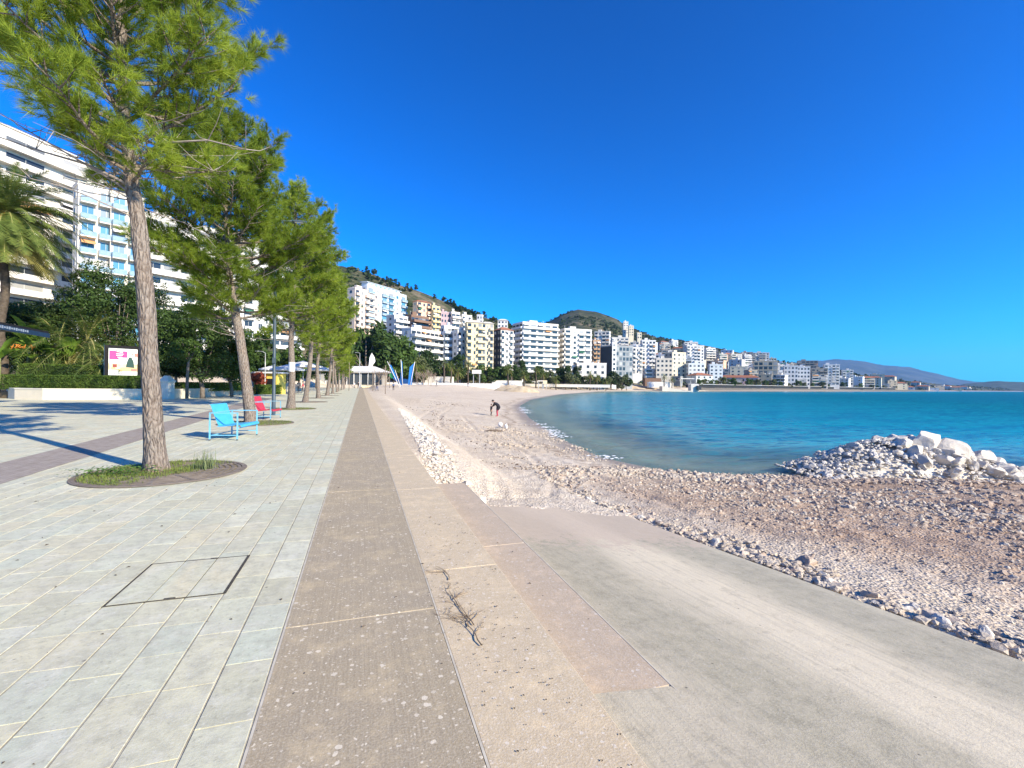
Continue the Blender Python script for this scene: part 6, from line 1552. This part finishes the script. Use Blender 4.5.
# ------------------------------------------------------------ PEOPLE
SKIN = simple('skin', (.50, .32, .23), (.46, .28, .2), 8, .6); BLACKC = simple('black_cloth', (.014, .014, .018), (.03, .03, .035), 6, .85); REDC = simple('rose_trousers', (.42, .06, .09), (.34, .05, .07), 6, .85)
HAIR = simple('dark_hair', (.02, .014, .010), (.04, .03, .02), 20, .7); BLUEC = simple('blue_cloth', (.05, .10, .22), (.04, .08, .18), 6, .85); GREYC = simple('grey_cloth', (.2, .2, .21), (.15, .15, .16), 6, .85); WHC = simple('white_cloth', (.7, .7, .68), (.6, .6, .6), 6, .8)
def person(label, x, y, z, face, h=1.7, pose='stand', top=BLACKC, legs=BLUEC, group=None, ptd=(0, 0, 0), arms='down', small=False, shoe=None, bulk=1.):
    "skeleton in metres for h=1.7, grown with a Skin modifier; facing +y"
    J = {}; E = []
    def bone_(n): return n in ('pelvis', 'waist', 'chest') or n[:2] in ('sh', 'el', 'hi', 'th')
    def j(n, p, r): J[n] = (Vector(p), r)
    bend = {'stand': 0, 'bend': 48}[pose]; b = R(bend); hipz = .92; hipy = -.14 if bend else 0
    def up_(s, dx=0, dy=0):     # point at distance s along the bent spine
        return (dx, hipy+math.sin(b)*s+dy*math.cos(b), hipz+math.cos(b)*s-dy*math.sin(b))
    j('pelvis', (0, hipy, hipz), .135); j('waist', up_(.16), .115); j('chest', up_(.36), .145); j('neck0', up_(.50), .07); j('neck', up_(.57), .052); j('head0', up_(.64, 0, .02), .082); j('head1', up_(.72, 0, .02), .092); j('head2', up_(.79, 0, .01), .07)
    E += [('pelvis', 'waist'), ('waist', 'chest'), ('chest', 'neck0'), ('neck0', 'neck'), ('neck', 'head0'), ('head0', 'head1'), ('head1', 'head2')]
    for s, n in ((-1, 'l'), (1, 'r')):
        st = .10*s if arms != 'walk' else .02*s
        wk = .0 if arms != 'walk' else .17*s
        j('hip'+n, (.09*s, hipy, hipz-.06), .10); j('thigh'+n, (.10*s, hipy*.6+wk*.4+.02, .70), .085); j('knee'+n, (.10*s, hipy*.2+wk*.6+.03, .48), .058); j('calf'+n, (.105*s, wk*.9-.01, .32), .058); j('ank'+n, (.11*s, wk*1.1-.03, .09), .042); j('heel'+n, (.11*s, wk*1.1-.02, .045), .045); j('toe'+n, (.13*s, wk*1.1+.16, .03), .035)
        E += [('pelvis', 'hip'+n), ('hip'+n, 'thigh'+n), ('thigh'+n, 'knee'+n), ('knee'+n, 'calf'+n), ('calf'+n, 'ank'+n), ('ank'+n, 'heel'+n), ('heel'+n, 'toe'+n)]
        j('sh'+n, up_(.45, .17*s), .062); sh = J['sh'+n][0]
        if arms == 'reach': el = sh+Vector((.02*s, .12, -.20)); wr = el+Vector((-.03*s, .15, -.15))
        else: sw = -wk*.5; el = sh+Vector((.05*s, sw-.01, -.27)); wr = el+Vector((.0, .07+sw, -.24))
        j('el'+n, el, .045); j('wr'+n, wr, .028); dr = (wr-el).normalized(); j('pa'+n, wr+dr*.07, .033)
        E += [('chest', 'sh'+n), ('sh'+n, 'el'+n), ('el'+n, 'wr'+n), ('wr'+n, 'pa'+n)]
        sidev = Vector((1,0,0)); pa = wr+dr*.07; dn = dr.cross(sidev).normalized()
        for q, (o_, L_) in enumerate(((-.027, .062), (-.009, .072), (.010, .068), (.027, .052))):
            a1 = pa+sidev*o_+dr*.03; a2 = a1+dr*L_*.55+dn*.008; a3 = a2+dr*L_*.45+dn*.022
            j('f%d%s' % (q, n), a1, .0095); j('g%d%s' % (q, n), a2, .0085); j('h%d%s' % (q, n), a3, .0075); E += [('pa'+n, 'f%d%s' % (q, n)), ('f%d%s' % (q, n), 'g%d%s' % (q, n)), ('g%d%s' % (q, n), 'h%d%s' % (q, n))]
        j('t0'+n, wr+dr*.04-sidev*s*.04+dn*.01, .011); j('t1'+n, wr+dr*.085-sidev*s*.058+dn*.025, .009); E += [('wr'+n, 't0'+n), ('t0'+n, 't1'+n)]
    names = list(J); idx = {n: i for i, n in enumerate(names)}
    me = bpy.data.meshes.new('sk'); me.from_pydata([J[n][0][:] for n in names], [(idx[a], idx[c]) for a, c in E], [])
    o = bpy.data.objects.new('sk', me); COL.objects.link(o); o.modifiers.new('s', 'SKIN')
    for n, sv in zip(names, me.skin_vertices[0].data): sv.radius = (J[n][1]*(bulk if bone_(n) else 1),)*2; sv.use_root = (n == 'pelvis')
    m2 = o.modifiers.new('u', 'SUBSURF'); m2.levels = 1 if small else 2; m2.render_levels = m2.levels
    dg = bpy.context.evaluated_depsgraph_get(); ev = bpy.data.meshes.new_from_object(o.evaluated_get(dg)); bpy.data.objects.remove(o); bpy.data.meshes.remove(me)
    bone = {n: (3 if shoe and n[:3] in ('kne', 'cal') else 0 if n[:2] in ('hi', 'th', 'kn', 'ca') or n == 'pelvis' else 1 if n in ('waist', 'chest') or n[:2] in ('sh', 'el') else 3 if n[:3] in ('ank', 'hee', 'toe') or (shoe and n[:3] in ('kne', 'cal')) else 2) for n in names}
    ev.materials.clear()
    for m_ in (legs, top, SKIN, shoe or simple('dark_shoe', (.03, .025, .025), (.05, .04, .04), 5, .6)): ev.materials.append(m_)
    P_ = [(J[n][0], bone[n]) for n in names]
    for p in ev.polygons: p.material_index = min(P_, key=lambda q: (q[0]-p.center).length_squared)[1]; p.use_smooth = True
    # face relief: brow, nose, chin on the continuous head mesh
    hc_ = J['head1'][0]; fw_ = Vector((0, math.cos(b*.9), -math.sin(b*.9))); upv = Vector((0, math.sin(b), math.cos(b)))
    for v in ev.vertices:
        r0 = v.co-hc_
        if r0.length < .16:
            f_ = r0.dot(fw_); u_ = r0.dot(upv)
            if f_ > .06 and abs(v.co.x) < .022 and -.05 < u_ < .01: v.co += fw_*.02
            if f_ > .05 and abs(v.co.x) < .03 and u_ < -.07: v.co += fw_*.012
    s = h/1.70; root = thing('person', label, 'person', (x, y, z), face, group); root.scale = (s,)*3
    body = ob('body', ev, root)
    mb = MB(); hm = bmesh.new(); bmesh.ops.create_uvsphere(hm, u_segments=16, v_segments=10, radius=1)
    bmv = [Vector(v.co) for v in hm.verts]; bf = [tuple(v.index for v in f.verts) for f in hm.faces]; hm.free(); c0 = hc_+upv*.03-fw_*.018
    mb.add([c0+Vector((v.x*.098, 0, 0))+fw_*(v.y*.105)+upv*(v.z*.108+(-.03 if v.y < 0 and v.z < 0 else 0)) for v in bmv], bf, 0, True); ob('hair', mb.mesh('hair', HAIR), root)
    for nm, m_, pts_ in (('eye', HAIR, ((-.032, .0), (.032, .0))), ('ear', SKIN, ((-.09, -.005), (.09, -.005)))):
        for ex, eu in pts_:
            mb = MB(); f_ = .088 if nm == 'eye' else 0; c1 = hc_+Vector((ex, 0, 0))+upv*eu+fw_*f_; r3 = .010 if nm == 'eye' else .022; mb.add([c1+Vector((v.x*r3*.6, v.y*r3, v.z*r3)) for v in bmv], bf, 0, True); ob(nm, mb.mesh(nm, m_), root)
    mb = MB(); c1 = hc_-upv*.052+fw_*.088; mb.add([c1+Vector((v.x*.024, 0, 0))+fw_*v.y*.008+upv*v.z*.007 for v in bmv], bf, 0, True); ob('mouth', mb.mesh('mouth', simple('lips', (.35, .12, .1), (.3, .1, .09), 5, .5)), root)
    return root
x, y = W(497.5, 42); person('adult in a black jacket and rose trousers bending down toward the child on the beach', x, y, gz(x, y), R(78)-TH, 1.68, 'bend', BLACKC, BLACKC, None, arms='reach', shoe=REDC, bulk=1.75)
x, y = W(491.6, 41.8); person('small child in dark clothes standing in front of the bending adult', x, y, gz(x, y), R(-70)-TH, 1.02, 'stand', BLACKC, BLACKC, None, small=True, bulk=1.6)
for i, (px, d, h, tp_, lg, lab, arms) in enumerate(((298.5, 68, 1.75, GREYC, BLACKC, 'person in grey top and black trousers walking beyond the third pine', 'walk'), (303, 66, 1.65, REDC, GREYC, 'person in a red top beyond the third pine trunk', 'walk'), (358.5, 125, 1.8, BLACKC, BLACKC, 'person in black walking at the far end of the promenade', 'walk'), (354.5, 135, 1.7, WHC, GREYC, 'person in white top at the far end of the promenade by the pavilion', 'down'),
        (377, 95, 1.7, BLACKC, BLUEC, 'person in dark top on the sand left of the blue sails', 'walk'), (393.5, 100, 1.7, BLUEC, BLACKC, 'person standing on the sand just below the green panel of the sails', 'down'), (436.5, 140, 1.7, GREYC, BLACKC, 'lone person on the sand in front of the beach restaurant', 'walk'), (468, 160, 1.7, BLACKC, BLUEC, 'person by the low white wall below the yellow tower', 'down'))):
    x, y = W(px, d); person(lab, x, y, 0 if x < 1.1 else gz(x, y), R(20+70*i), h, 'stand', tp_, lg, 'people far along the promenade and beach', arms=arms, small=True)

# ------------------------------------------------------------ AIR
t = NT('haze_air'); pvn = t.n('ShaderNodeVolumePrincipled'); pvn.inputs['Color'].default_value = (.25, .55, 1, 1); pvn.inputs['Density'].default_value = 7e-5; pvn.inputs['Anisotropy'].default_value = .2
t.l(pvn.outputs[0], t.out.inputs['Volume'])
mb = MB(); mb.box((0, 0, 295), (20400, 20400, 610)); hz_ = tag(ob('haze', mb.mesh('haze', t.m)), 'thin blue air haze over the whole bay', 'haze', kind='stuff')
for o in bpy.data.objects:
    if 'label' in o and not 4 <= len(o['label'].replace('-', ' ').split()) <= 16: print('LONG', o['label'])
print('BUILDINGS', NB[0], 'OBJECTS', len(bpy.data.objects), 'TRIS', sum(len(m.polygons) for m in bpy.data.meshes))
